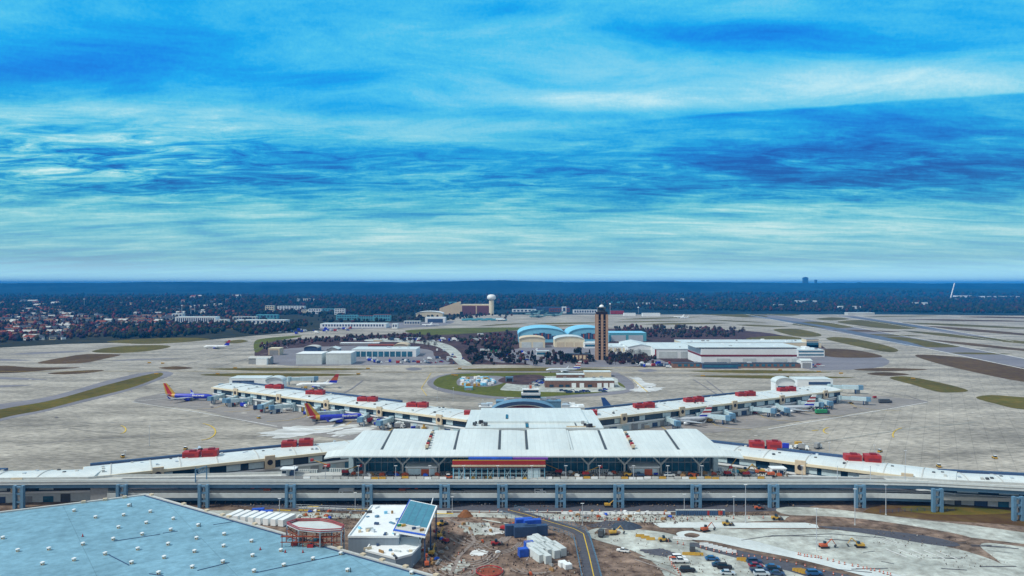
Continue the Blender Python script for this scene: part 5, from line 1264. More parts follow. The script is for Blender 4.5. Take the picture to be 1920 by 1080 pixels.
for i in range(16):
    x=random.uniform(1540,1880); y=random.uniform(1000,1070); line([(x,y),(x+random.uniform(20,70),y+random.uniform(-3,8))],random.uniform(.2,.8),asphalt2,'slab_crack',.26)
for i in range(5): line([(1660+i*24,1030+i*1),(1700+i*24,1046+i*1)],.5,wpaint,'parking_line',.27)
for i in range(4): line([(1632+i*10,1008+i),(1668+i*10,1022+i)],.25,wpaint,'parking_line',.27)
line([(1440,1007),(1560,1002),(1660,1010)],.5,asphalt2,'slab_crack',.28); line([(1390,1014),(1450,1005),(1560,1008)],.4,asphalt2,'slab_crack',.28)
# small fenced road
g0=[(950,957),(985,966),(1030,980),(1075,993),(1092,1002),(1102,1040),(1112,1085),(1120,1130)]
line([(x,y) for x,y in g0],6.0,asphalt2,'service_road',.30); line([(x+2,y) for x,y in g0],.35,ypaint,'painted_line',.34)
def fence(pts,label,h=1.6,mt=steel,step=2.5,mesh=True):
    g=[np.array(P(x,y,.25)) for x,y in pts]; r=thing('fence',label,'fence',tuple(g[0]))
    ps=MB(); n=0
    rl=MB()
    for a,b in zip(g[:-1],g[1:]):
        d=np.linalg.norm(b-a); k_=max(1,int(d/step))
        for i in range(k_): p=a+(b-a)*i/k_; ps.box(p[0]-.07,p[0]+.07,p[1]-.07,p[1]+.07,.2,h+.25); n+=1
        for z in (.4,h*.6,h): rl.tube((a[0],a[1],z+.2),(b[0],b[1],z+.2),.05,.05,4)
    ps.build('posts',mt,r,world=True); rl.build('rails',mt,r,world=True); return r
fence([(935,963),(975,975),(1020,990),(1066,1004),(1076,1012),(1084,1048),(1094,1100)],'blue grey mesh fence on the left edge of the small road',1.8,bsteel)
fence([(965,955),(1010,968),(1055,982),(1098,996),(1106,1010),(1118,1050),(1130,1095)],'blue grey fence on the right edge of the small road',1.8,bsteel)
fence([(555,954),(650,958),(745,962)],'thin mesh fence along the road left of the white roofed works building',2.0,steel,2.5)
fence([(1650,962),(1720,958),(1790,958)],'low guard fence along the lower ramp at right',1.4,navy,3)
# foreground blue roof building
A=P(275,929,12)[:2]; Lf=P(0,962,12)[:2]; Rt=P(802,1079,12)[:2]
dR=np.array(Rt)-np.array(A); dL=np.array(Lf)-np.array(A)
A=np.array(A); far_l=A+dL*1.7; far_r=A+dR*1.35; poly=[tuple(A),tuple(far_r),(far_r[0]-60,110),(-330,110),tuple(far_l)]
G=thing('garage_building','huge flat light blue roofed building filling the lower left corner','building',(A[0],A[1],.1))
MB().prism(poly,.1,11.4).build('wall',grey,G,world=True)
MB().prism(poly,11.41,12.0).build('roof',broof,G,world=True)
def edge(p,q,w,z0,z1,name,mt):
    p=np.array(p);q=np.array(q);d=(q-p)/np.linalg.norm(q-p);n_=np.array((-d[1],d[0]))*w/2
    return MB().prism([tuple(p+n_),tuple(q+n_),tuple(q-n_),tuple(p-n_)],z0,z1).build(name,mt,G,world=True)
edge(A+(0,.0),far_r,1.0,11.0,12.55,'parapet',lgrey); edge(A-dR/np.linalg.norm(dR)*.5,far_l,1.0,10.98,12.5,'parapet',lgrey)
edge(A+dR*.004+np.array((-1.1,-.4)),far_r+np.array((-1.1,-.6)),.35,12.01,12.3,'gutter',navy)
for t_ in (.02,.17,.27,.335,.36,.46,.62,.75,.82,.875,.94,1.02):
    p=A+dR*t_; MB().cbox(p[0]+.2,p[1]+.2,11.6,1.6,1.3,1.5,math.atan2(dR[1],dR[0])).build('scupper',tan,G,world=True)
for t_ in (.16,.3,.45): p=A+dL*t_; MB().cbox(p[0],p[1],11.6,1.5,1.3,1.3,math.atan2(dL[1],dL[0])).build('scupper',tan,G,world=True)
for (a,b,c,d) in ((213,1015,300,1002),(305,1000,333,996),(205,1041,242,1060),(280,1076,306,1080),(370,1070,430,1055),(480,1074,640,1040),(640,1040,660,1036),(400,984,440,978)):
    p=P(a,b,12.02)[:2];q=P(c,d,12.02)[:2]; edge(p,q,.28,12.01,12.16,'drain_line',navy)
def vent(tall):
    def mk():
        r=thing('roof_vent','x','roof vent')
        MB().box(-.55,.55,-.55,.55,0,.9).build('curb',tan,r); MB().box(-.7,.7,-.7,.7,.91,1.35).build('cap',white,r)
        MB().box(-.3,.3,-.62,-.56,.2,.7).build('louvre',black,r)
        if tall: MB().tube((1.7,0,0),(1.7,0,2.0),.16).build('pipe',black,r)
        return r
    return mk
v5=[(870,610,1),(835,675,0),(1015,652,0),(988,728,0),(1170,700,0),(800,758,0),(960,805,0),(1153,775,0),(1337,745,1),(1513,805,0),(765,838,0),(930,905,0),(1135,872,0),(1327,832,0),(1510,885,0),(1698,852,0),(710,938,0),(888,998,0),(1108,962,0),(1313,922,0),(1705,950,0),(1070,1068,0),(1298,1028,0),(1505,992,0),(1715,1055,0),(560,872,0),(500,978,0),(287,1005,0),(330,905,0),(120,915,0),(500,645,0),(645,690,0),(20,830,0)]
for x,y,t_ in v5:
    place('vent%d'%t_,vent(t_),P(x/3.6,780+y/3.6,12.02),random.uniform(-.6,-.3),'small white capped roof vent on the light blue roof'+(' with a black pipe beside it' if t_ else ''),'vents on the light blue roof'+(' with pipes' if t_ else ''),.72)
for x,y,t_ in ((168,915,0),(385,972,0),(572,937,0),(618,1050,1),(188,1015,0),(1050,1068,0)):
    place('vent%d'%t_,None,P(480+x/3.6,780+y/3.6,12.02),random.uniform(-.6,-.3),'small white capped roof vent on the light blue roof'+(' with a black pipe beside it' if t_ else ''),'vents on the light blue roof'+(' with pipes' if t_ else ''),.72)
for x,y in ((488,1031),(568,1036),(535,1036),(155,1006)):
    place('conev',lambda: (lambda r:(MB().tube((0,0,.05),(0,0,1.0),.3,.06,8).build('cone',red,r),MB().box(-.35,.35,-.35,.35,0,.06).build('base',black,r),r)[-1])(thing('traffic_cone','x','traffic cone')),P(x,y,12.02),0,'small red cone standing on the light blue roof','red cones on the light blue roof')
# works buildings with white roofs
def roofblock(name,label,pts,z,wallm,roofm,clutter,z0=.2,slope=None,seed=5):
    ps=[P(x,y,z) for x,y in pts]; c=np.mean([p[:2] for p in ps],axis=0)
    g=thing(name,label,'building',(c[0],c[1],z0)); po=[p[:2] for p in ps]
    MB().prism(po,z0,z-.4).build('wall',wallm,g,world=True); MB().prism(po,z-.39,z).build('roof',roofm,g,world=True)
    n=len(po)
    m=MB()
    for i in range(n):
        p=np.array(po[i]);q=np.array(po[(i+1)%n]);d=(q-p)/np.linalg.norm(q-p);nn=np.array((-d[1],d[0]))*.2
        m.prism([tuple(p+nn),tuple(q+nn),tuple(q-nn),tuple(p-nn)],z-.2,z+.5)
    m.build('parapet',white,g,world=True)
    rr=random.Random(seed); xs=[p[0] for p in po]; ys=[p[1] for p in po]; k_=0
    while k_<clutter:
        x,y=rr.uniform(min(xs),max(xs)),rr.uniform(min(ys),max(ys)); ins=True
        sgn=None
        for i in range(n):
            a,b=po[i],po[(i+1)%n]; cr=(b[0]-a[0])*(y-a[1])-(b[1]-a[1])*(x-a[0])
            if sgn is None: sgn=cr>0
            elif (cr>0)!=sgn: ins=False
        if not ins: continue
        k_+=1; mt=rr.choice([navy,tan,bsteel,white,yellow,dgrey,silver,skyb,wood,paleb])
        MB().cbox(x,y,z+.01,rr.uniform(.6,3),rr.uniform(.4,1.2),rr.uniform(.3,1.1),rr.uniform(0,3)).build('roof_item',mt,g,world=True)
    return g
roofblock('works_building','white roofed low works building with grey side wall left of the tilted blue roof',[(697,949),(768,949),(748,1007),(653,1007)],8,M('grey_cladding',(.22,.28,.34),.7,.08,.6,stretch=(4,4,.1)),white,20)
roofblock('works_building','lower white roofed works building nearest the camera beside the blue garage roof',[(702,1009),(784,1009),(789,1022),(772,1040),(742,1048),(686,1033)],5,MATS['grey_cladding'],white,14,seed=9)
g=thing('canopy_roof','tilted blue glass roof panel with white rim on dark posts','canopy',(*P(767,965,9)[:2],.2))
q=[P(768,937,13.5),P(820,948,13.5),P(797,1005,10.5),P(737,995,10.5)]
def quadbox(pts,t_,name,mt,dz=0):
    m=MB(); v=[(x,y,z+dz) for x,y,z in pts]; m.add(v+[(x,y,z-t_) for x,y,z in v],[(0,1,2,3),(7,6,5,4),(0,4,5,1),(1,5,6,2),(2,6,7,3),(3,7,4,0)]); return m.build(name,mt,g,world=True)
quadbox(q,.8,'frame',white)
def lerp(a,b,t_): return tuple(np.array(a)+(np.array(b)-np.array(a))*t_)
def sub(u0,u1,v0,v1): 
    f=lambda u,v: lerp(lerp(q[0],q[1],u),lerp(q[3],q[2],u),v)
    return [f(u0,v0),f(u1,v0),f(u1,v1),f(u0,v1)]
quadbox(sub(.05,.95,.03,.76),.1,'panel',M('blue_panel',(.07,.22,.30),.35,.2,.6),.12)
for i in range(1,4): quadbox(sub(.05+.225*i-.006,.05+.225*i+.006,.03,.76),.1,'rib',bsteel,.2)
quadbox(sub(.05,.95,.78,.95),.1,'lower_deck',lgrey,.14); quadbox(sub(.0,1,.965,1.0),.3,'edge_beam',bluet,.25); quadbox(sub(0,.025,0,1),.4,'side_beam',bluet,.22)
for i,(u,v) in enumerate(((.03,.03),(.97,.03),(.03,.95),(.97,.95),(.97,.5),(.03,.5))):
    p=sub(u,u,v,v)[0]; MB().box(p[0]-.25,p[0]+.25,p[1]-.25,p[1]+.25,.2,p[2]-.82).build('post',navy,g,world=True)
for u,v,mt in ((.12,.86,greenp),(.25,.84,yellow),(.6,.87,navy),(.7,.83,white),(.85,.88,wood)): p=sub(u,u,v,v)[0]; MB().cbox(p[0],p[1],p[2]+.2,1.5,.8,.7,.4).build('deck_item',mt,g,world=True)
p0=P(812,975,1);p1=P(775,1058,1); MB().tube((*p0[:2],10.2),(*p1[:2],.8),.2,.2,5).build('slanted_beam',white,g,world=True)
# steel frame with red edge boards
g=thing('steel_frame','octagonal steel frame under construction with red edge boards and pale deck','steel frame',(*P(592,1010,12)[:2],12.02))
tops=[(538,982),(556,976),(600,975),(622,979),(645,987),(640,994),(600,996),(560,992)]; tp=[P(x,y,17.6) for x,y in tops]; inr=lambda p:(dR[0]*(p[1]-A[1])-dR[1]*(p[0]-A[0]))<-30
bz=lambda p: 12.02 if inr(p) else .2
MB().prism([p[:2] for p in tp],17.0,17.3).build('deck',paleb,g,world=True)
m=MB()
for i in range(8):
    a,b=tp[i],tp[(i+1)%8]; m.tube((a[0],a[1],18.1),(b[0],b[1],18.1),.22,.22,4); m.tube((a[0],a[1],17.5),(b[0],b[1],17.5),.18,.18,4)
m.build('edge_boards',M('pink_red_board',(.30,.03,.05),.6,.2,.8),g,world=True)
for i in range(8):
    a=tp[i]; MB().box(a[0]-.2,a[0]+.2,a[1]-.2,a[1]+.2,bz(a),16.98).build('column',steel,g,world=True)
m=MB()
for i in range(8):
    a,b=tp[i],tp[(i+1)%8]
    for z in (13.6,15.4): m.tube((a[0],a[1],z),(b[0],b[1],z),.12,.12,4)
    m.tube((a[0],a[1],12.3),(b[0],b[1],15.4),.11,.11,4); m.tube((b[0],b[1],12.3),(a[0],a[1],16.8),.11,.11,4)
m.build('bracing',rust,g,world=True)
m=MB()
for i in range(6):
    x=tp[0][0]+.5+i*(tp[4][0]-tp[0][0]-3)/5; m.box(x-.1,x+.1,tp[7][1]-1.6,tp[7][1]-1.4,12.03,16.5); m.box(x-.12,x+.12,tp[7][1]+3,tp[7][1]+3.2,12.03,16.9)
m.box(tp[0][0],tp[4][0]-2.4,tp[7][1]-1.7,tp[7][1]-1.3,13.6,13.8); m.box(tp[0][0],tp[4][0]-2.4,tp[7][1]-1.7,tp[7][1]-.6,15.4,15.6); m.build('scaffold_front',rust,g,world=True)
for px_,py_,h,mt in ((552,1022,1,red),(582,1026,.9,red),(600,1020,1.6,rust),(566,1018,1.8,dgrey),(576,1023,1.2,tan),(592,1018,1.4,teal)):
    p=P(px_,py_,12.02); MB().cbox(p[0],p[1],12.02,2,1.3,h).build('stored_load',mt,g,world=True)
# pale container rows behind blue roof
for i in range(8):
    place('contW',container(white,9,2.8),P(440+i*14,973+i*1.2,.2),R(72),'long white container in the row between the elevated road and the light blue roof','white containers behind the light blue roof')
place('contBl',container(bluet,5,2),P(500,966,.2),R(10),'blue skip on the left behind the white containers'); place('contBl',None,P(484,962,.2),R(10),'blue skip leftmost behind the white containers')
for i,(x,y) in enumerate(((1000,1036),(1012,1036),(1024,1038),(1036,1040),(1048,1036),(1015,1022),(1005,1026),(1030,1028))):
    place('contS',container(paleb,9,3),P(x-2,y,.2),R(115),'white wrapped container in the block left of the small fenced road','white wrapped containers')
for i,(x,y) in enumerate(((1012,1050),(1024,1052))): place('contS',None,P(x-6,y-2,.2),R(115),'white wrapped container in the front pair left of the small fenced road','front pair of white wrapped containers')
for x,y,lab in ((981,1043,'blue crate left of the front white wrapped containers'),(992,1030,'blue tarpaulin heap behind the white wrapped containers')): place('crateB',container(bluet,3.5,3),P(x,y,.2),.3,lab)
for x,y,lab in ((968,1003,'left dark works cabin by the small road'),(985,1006,'middle dark works cabin by the small road'),(1005,1004,'right dark works cabin by the small road')): place('cabD',container(navy,9,4.2),P(x,y,.2),R(8),lab)
for x,y,lab in ((982,990,'blue tarp covered cabin behind the dark ones'),(998,992,'blue tarp covered cabin at the fence')): place('cabB',container(bluet,7,4),P(x,y,.2),R(12),lab)
for x,y in ((1055,1062),(1064,1066)): place('crateW',container(white,2.6,1.8),P(x,y,.2),R(20),'small white crate on the clay slope left of the fenced road','small white crates on the slope')
# portable toilets
for i in range(22):
    c='orange' if i in (19,) else ('red' if i in (14,20) else 'blue grey'); mt={'orange':orange,'red':red,'blue grey':bsteel}[c]
    place('wc_'+c,toilet(mt),P(1270+i*4.1,966,.2),0,'%s portable toilet in the long row below the elevated road'%c,'%s portable toilets'%c,1.0)
# site machines
mach=[('exR',excavator(red),946,994,-30,'red machine on the clay right of the sandy mound'),('ldR',loader(red),930,1022,10,'red loader in the middle of the clay ground'),
('boomR',None,835,1018,140,'red boom lift with yellow arm right of the tilted blue roof'),('exY',None,823,1008,70,'yellow excavator right of the tilted blue roof'),('ldY',None,828,985,40,'yellow loader above the yellow excavator'),
('exO',excavator(orange),1322,996,20,'orange excavator left of the pale lot'),('ldY',None,1363,985,0,'yellow loader on the pale slab'),('ldY',None,1455,974,0,'yellow loader at the start of the curving road'),
('ldO',None,1423,955,0,'orange loader under the elevated road at right'),('exO',None,1545,1027,5,'rusty machine left on the pale lot'),('exY',None,1612,1026,175,'yellow and white machine right on the pale lot'),
('ldR2',loader(red),1094,941,0,'red loader in the shade under the lower deck'),('exY',None,1140,950,0,'yellow excavator under the lower deck'),('ldY',None,1244,1015,0,'yellow loader on the gravel pad'),
('pickW',None,1168,1035,160,'white pickup on the edge of the gravel pad'),('exY',None,810,1040,80,'yellow excavator beside the lower works roof'),('boomO',None,800,1062,100,'orange boom lift at the foot of the slanted beam'),
('exY',None,1150,1002,10,'yellow excavator beside the fenced road bend'),('truckD',boxtruck(dgrey,white,6),1128,1005,70,'dark tipper truck beside the fenced road bend'),('truckD',None,1298,1035,80,'dark tipper on the gravel pad above the parked cars')]
for key,mk,x,y,a,lab in mach: place(key,mk,P(x,y,.22),R(a),lab,None,.8)
cars=[(1272,1049,'white','suv',0,'white car, upper of the pair at the left of the gravel car park'),(1274,1055,'white','pickup',0,'white pickup, lower of the pair at the left of the gravel car park'),
(1289,1072,'black','suv',0,'black car alone below the white pair'),(1335,1050,'blue','car',0,'blue car at the top of the middle car group'),(1348,1062,'navy','car',-8,'dark blue car left in the middle group'),(1358,1066,'black','suv',-8,'black car right in the middle group'),
(1364,1077,'silver','car',-5,'silver car at the bottom of the middle group'),(1414,1056,'navy','suv',0,'dark blue car at the top of the right group'),(1417,1063,'red','car',0,'dark red car in the right group'),(1423,1072,'navy','pickup',0,'dark blue pickup under the red car'),(1428,1079,'silver','suv',0,'silver car at the bottom of the right group'),
(1449,1066,'blue','car',-10,'blue car, top of the row at the white road'),(1452,1072,'black','suv',-10,'black car second in the row at the white road'),(1457,1078,'navy','car',-10,'navy car third in the row at the white road'),(1526,1078,'blue','suv',0,'blue car alone by the red cones at the bottom edge'),(1262,1052,'orange','car',90,'orange cart left of the white pair')]
cm={'white':white,'black':black,'blue':M('car_blue',(.03,.12,.30),.3,.1,1),'navy':navy,'silver':silver,'red':M('car_red',(.25,.01,.02),.3,.1,1),'orange':orange}
for x,y,c,k_,a,lab in cars: place('pk_%s_%s'%(c,k_),car(cm[c],k_),P(x,y,.22),R(a),lab,None,1.05)
# barrels, barriers, cones along the site roads
def row(pts,n): 
    out=[]; 
    for i in range(n):
        t_=i/(n-1)*(len(pts)-1); k_=min(int(t_),len(pts)-2); f=t_-k_; out.append((pts[k_][0]+(pts[k_+1][0]-pts[k_][0])*f,pts[k_][1]+(pts[k_+1][1]-pts[k_][1])*f))
    return out
for pts,n,where in (([(1255,1050),(1262,1062),(1275,1078)],9,'left of the parked cars'),([(1240,1012),(1330,1032),(1400,1044),(1470,1052),(1580,1082)],26,'along the lower edge of the white road'),([(1495,1040),(1540,1048),(1620,1066),(1670,1078)],22,'on the verge right of the white road'),([(1000,975),(1060,972),(1160,976),(1280,974),(1460,972)],26,'along the pale track below the portable toilets'),([(880,962),(960,958),(1040,960),(1200,958)],14,'along the road under the elevated deck'),([(840,1000),(860,1040),(870,1070),(900,1078)],7,'across the clay ground')):
    for x,y in row(pts,n): place('barrel',barrel,P(x+random.uniform(-2,2),y+random.uniform(-1,1),.25),0,'orange and white traffic barrel '+where,'traffic barrels '+where,.75)
for pts,n,c,where in (([(1288,1040),(1310,1041)],4,'yellow','above the middle car group'),([(1390,1050),(1404,1053)],3,'yellow','left of the right car group'),([(1200,1006),(1220,1012)],3,'yellow','on the gravel pad'),([(1495,1070),(1512,1075)],4,'yellow','at the bottom beside the white road'),([(1320,1022),(1372,1036)],7,'white','between the gravel pad and the white road'),([(700,958),(830,962)],12,'white','on the road above the white roofed works building'),([(1060,964),(1250,964)],18,'white','under the lower deck'),([(1270,1010),(1290,1012)],4,'white','at the hook of the white road')):
    for x,y in row(pts,n): place('bg_'+c,barrier(bm[c],3.4),P(x,y,.25),0,'%s road barrier %s'%(c,where),'%s barriers %s'%(c,where))
for i in range(70):
    zone=random.choice([([(825,975),(1070,990),(1070,1078),(840,1078)],'on the clay ground'),([(1060,960),(1260,960),(1260,976),(1060,976)],'on the pale track'),([(560,955),(700,960),(660,972),(560,972)],'above the steel frame'),([(790,1020),(830,1010),(825,1060),(800,1060)],'beside the tilted roof')])
    x,y=polyscatter(zone[0],1)[0]; c=random.choice(['tan','white','blue','grey','orange'])
    def pal2(c=c):
        def mk():
            r=thing('material_stack','x','material stack'); mt={'tan':wood,'orange':orange,'blue':bluet,'white':white,'grey':grey}[c]
            MB().box(-1.6,1.6,-.8,.8,0,.2).build('pallet',wood,r); MB().box(-1.5,1.5,-.7,.7,.21,1.0).build('load',mt,r); MB().box(-1.2,.6,-.5,.5,1.01,1.5).build('bundle',mt,r); return r
        return mk
    place('ms_'+c,pal2(),P(x,y,.25),random.uniform(0,3),'%s stack of building material %s'%(c,zone[1]),'%s material stacks %s'%(c,zone[1]),.62)
def heap(label,px_,py_,rx,h,mt):
    r=thing('dirt_mound',label,'mound',P(px_,py_,.2)); m=MB(); n=16
    vs=[(0,0,h)];fs=[]
    for j,(rr_,zz) in enumerate(((.25,.9),(.55,.55),(.8,.22),(1,0))):
        for k_ in range(n):
            a=6.283*k_/n; q_=random.uniform(.88,1.12); vs.append((rx*rr_*math.cos(a)*q_,rx*.8*rr_*math.sin(a)*q_,h*zz*random.uniform(.9,1.1)))
    for k_ in range(n): fs.append((0,1+k_,1+(k_+1)%n))
    for j in range(3):
        for k_ in range(n): a,b=1+j*n+k_,1+j*n+(k_+1)%n; fs.append((a,a+n,b+n,b))
    m.add(vs,fs).build('soil',mt,r,smooth=True)
heap('conical brown sand mound beside the road right of the tilted blue roof',873,967,3.4,2.6,M('sand_soil',(.20,.09,.04),.95,.3,.8))
heap('dark blue grey gravel heap above the fenced road bend',1175,987,6,2,MATS['gravel_dark'])
heap('low brown spoil heap right of the fenced road bend',1140,998,5,1.2,dirtm)
heap('brown spoil bank at the left of the small fenced road',1060,1030,6,2.5,mud)
g=thing('culvert_ring','red ring barrier on the clay at the bottom edge','ring barrier',P(918,1073,.25)); m=MB(); n=20
for i in range(n):
    a,b=6.283*i/n,6.283*(i+1)/n; m.tube((4.6*math.cos(a),4.6*math.sin(a),.5),(4.6*math.cos(b),4.6*math.sin(b),.5),.22,.22,5)
m.build('ring',red,g); MB().tube((0,0,0),(0,0,.12),4.2,4.2,16).build('inner_pad',rust,g)

# loose rubble and debris on the works ground
debm=island_mat('debris',[(.22,.17,.13),(.08,.06,.05),(.36,.35,.33),(.17,.13,.11),(.05,.04,.04),(.26,.19,.11),(.30,.26,.22),(.11,.09,.08),(.13,.10,.085),(.19,.16,.14)])
def rubble(poly,n,s0,s1,z,label):
    pts=polyscatter(poly,n); mass('rubble',np.array([P(x,y,z) for x,y in pts]),rng.uniform(s0,s1,n),debm,label,'rubble')
rubble([(820,970),(940,966),(1010,978),(1085,1010),(1100,1090),(780,1095),(800,1030)],800,.2,.6,.2,'loose rubble, timber and debris scattered over the brown clay ground')
rubble([(1040,962),(1260,960),(1480,962),(1300,976),(1250,985),(1110,990),(1000,970)],550,.15,.55,.2,'loose debris scattered along the pale track below the elevated road')
rubble([(1110,1000),(1200,1000),(1500,1075),(1500,1090),(1130,1090)],250,.12,.4,.2,'loose stones on the gravel pad by the parked cars')
rubble([(560,952),(700,955),(690,975),(650,1000),(640,975),(560,972)],200,.2,.55,.2,'loose debris above the octagonal steel frame')
rubble([(640,887),(850,888),(850,894),(640,894)],260,.15,.5,11.03,'small debris on the upper deck before the left glass bays')
rubble([(1020,886),(1480,886),(1480,894),(1020,894)],650,.15,.6,11.03,'small debris on the upper deck before the right glass bays')
rubble([(1480,975),(1800,1010),(1900,1060),(1800,1070),(1560,1000)],160,.12,.35,.25,'loose stones along the edge of the pale parking lot')
rubble([(200,940),(1500,940),(1500,951),(200,951)],500,.2,.6,.15,'small debris on the dark ground under the elevated road')
# stains on the stands
stm=M('oil_stain',(.13,.125,.13),.9,.3,.5); stp=M('pale_repair',(.46,.45,.41),.9,.2,.5)
rq=random.Random(11)
for i,(x,y) in enumerate(polyscatter([(330,745),(430,745),(700,800),(860,820),(600,805),(400,770)],12)+polyscatter([(1200,812),(1440,790),(1640,760),(1560,755),(1300,795)],10)+polyscatter([(60,700),(640,740),(600,830),(200,860),(0,840)],4)+polyscatter([(1300,820),(1850,760),(1900,850),(1500,830)],4)):
    w=rq.uniform(3,9); h=rq.uniform(.6,1.8); area('site_patch',[(x-w,y),(x-w*.4,y-h),(x+w*.5,y-h*.8),(x+w,y),(x+w*.4,y+h),(x-w*.5,y+h*.8)],stm if rq.random()<.7 else stp,.17+i*.0009)
for x,y,dx in ((430,752,-30),(500,757,-40),(580,775,-40),(660,790,-36),(740,800,-30),(1240,800,40),(1330,790,40),(1420,775,40),(1500,765,40),(1590,755,50)):
    line([(x,y),(x+dx*.3,y+8),(x+dx,y+14),(x+dx*2,y+16)],.5,ypaint,'lead_in_line',.26)
for i in range(26):
    x=rq.uniform(0,1700); y=rq.choice([rq.uniform(760,840),rq.uniform(700,720)]) if (x<560 or x>1400) else rq.uniform(706,716)
    L_=rq.uniform(30,120); k_=rq.uniform(-.12,.12); line([(x,y),(x+L_*.5,y+L_*k_*.5+1),(x+L_,y+L_*k_)],rq.uniform(.3,.7),MATS['oil_stain'],'tyre_marks',.27)
# ------------------------------------------------------------------ haze, sky, light, camera
hz=MB().box(-32000,32000,-400,31000,-3,178).build('haze',M('x_tmp',(1,1,1)))
hm=bpy.data.materials.new('haze_air'); hm.use_nodes=True; N=hm.node_tree.nodes; N.remove(N['Principled BSDF'])
pv=N.new('ShaderNodeVolumePrincipled'); pv.inputs['Color'].default_value=(.01,.36,1,1); pv.inputs['Density'].default_value=8.5e-5; pv.inputs['Anisotropy'].default_value=-.2
hm.node_tree.links.new(pv.outputs['Volume'],N['Material Output'].inputs['Volume'])
hz.data.materials.clear(); hz.data.materials.append(hm); tag(hz,kind='stuff'); hz['label']='thin blue haze filling the air over the whole plain'; hz['category']='haze'

w=bpy.data.worlds.new('World'); sc.world=w; w.use_nodes=True; nt=w.node_tree; N=nt.nodes; L=nt.links
bg=N['Background']; bg.inputs['Strength'].default_value=.1
sky=N.new('ShaderNodeTexSky'); sky.sky_type='NISHITA'; sky.sun_disc=False; SE,SR=R(48),R(248)
sky.sun_elevation=SE; sky.sun_rotation=SR
tc=N.new('ShaderNodeTexCoord'); sx=N.new('ShaderNodeSeparateXYZ'); L.new(tc.outputs['Generated'],sx.inputs[0])
def math_(op,a,b=None,c=None,clamp=False):
    n=N.new('ShaderNodeMath'); n.operation=op; n.use_clamp=clamp
    for i,v in enumerate((a,b,c)):
        if v is None: continue
        if isinstance(v,(int,float)): n.inputs[i].default_value=v
        else: L.new(v,n.inputs[i])
    return n.outputs[0]
az=math_('ARCTAN2',sx.outputs[0],sx.outputs[1]); el=math_('ARCSINE',sx.outputs[2])
zc=math_('MAXIMUM',sx.outputs[2],0.0); zz=math_('ADD',zc,.10)
pxv=math_('DIVIDE',sx.outputs[0],zz); pyv=math_('DIVIDE',sx.outputs[1],zz)
cb=N.new('ShaderNodeCombineXYZ'); L.new(pxv,cb.inputs[0]); L.new(pyv,cb.inputs[1])
def noise(vec,scale,detail,rough,dist=0,sc_=(1,1,1),rot=0,loc=(0,0,0)):
    mp=N.new('ShaderNodeMapping'); mp.inputs['Scale'].default_value=sc_; mp.inputs['Rotation'].default_value[2]=rot; mp.inputs['Location'].default_value=loc; L.new(vec,mp.inputs['Vector'])
    n=N.new('ShaderNodeTexNoise'); n.inputs['Scale'].default_value=scale; n.inputs['Detail'].default_value=detail; n.inputs['Roughness'].default_value=rough; n.inputs['Distortion'].default_value=dist
    L.new(mp.outputs['Vector'],n.inputs['Vector']); return n.outputs['Fac']
n1=noise(cb.outputs[0],.8,8,.6,.25,(.7,1.1,1),.05,(1.7,.6,0))
n2=noise(cb.outputs[0],2.6,9,.64,.5,(.6,1.1,1),-.06,(3,7,0))
n3=noise(tc.outputs['Generated'],260,2,.6)
elp=math_('ARCTAN2',sx.outputs[2],math_('ABSOLUTE',sx.outputs[1]))   # elevation along the cloud deck's northward run
# cloud layout by bearing and elevation (radians)
def blob(px_,py_,rx,ry,amp,rot=0.0):
    a0=math.atan((px_-960)/F); e0=math.atan((HY-py_)/F)
    da=math_('SUBTRACT',az,a0); de=math_('SUBTRACT',elp,e0)
    if rot: de=math_('SUBTRACT',de,math_('MULTIPLY',da,rot))
    u=math_('DIVIDE',da,rx/F); v=math_('DIVIDE',de,ry/F)
    s=math_('ADD',math_('MULTIPLY',u,u),math_('MULTIPLY',v,v)); ex=math_('EXPONENT',math_('MULTIPLY',s,-1.0))
    return math_('MULTIPLY',ex,amp)
acc=math_('MULTIPLY_ADD',n1,.42,.31)
acc=math_('ADD',acc,math_('MULTIPLY_ADD',n2,.9,-.45))
for b_ in [(120,130,260,42,-.36),(560,160,230,26,-.10),(1000,15,160,14,-.12),(1380,60,260,22,-.25),(1640,95,240,22,-.16),(650,205,220,16,-.22),(720,130,250,30,.05),
    (200,208,260,15,.34),(500,245,300,22,.20),(1250,110,420,30,.04,.0),(1500,160,460,36,.17),(1820,150,260,40,.14),(820,215,60,30,.05),(1130,190,300,24,.2),
    (1650,300,420,50,-.20,.03),(1150,215,260,12,-.20),(1350,335,560,40,-.14),(1850,345,200,50,-.06),(480,290,420,22,-.20),(420,340,300,26,-.16),(80,275,180,30,.12),
    (1700,430,420,30,.22),(960,440,500,40,.18),(200,400,320,28,.10),(150,490,300,22,-.22),(1300,385,300,30,.04),(500,455,300,30,.12)]:
    acc=math_('ADD',acc,blob(*b_))
n5=noise(cb.outputs[0],6.5,8,.66,1.2,(.45,1.0,1),.1,(5,1,0)); acc=math_('ADD',acc,math_('MULTIPLY',math_('MULTIPLY_ADD',n5,2.4,-1.2),math_('ADD',math_('ADD',blob(170,295,330,75,1.0),blob(1650,310,380,70,.55)),blob(900,330,420,60,.45))))
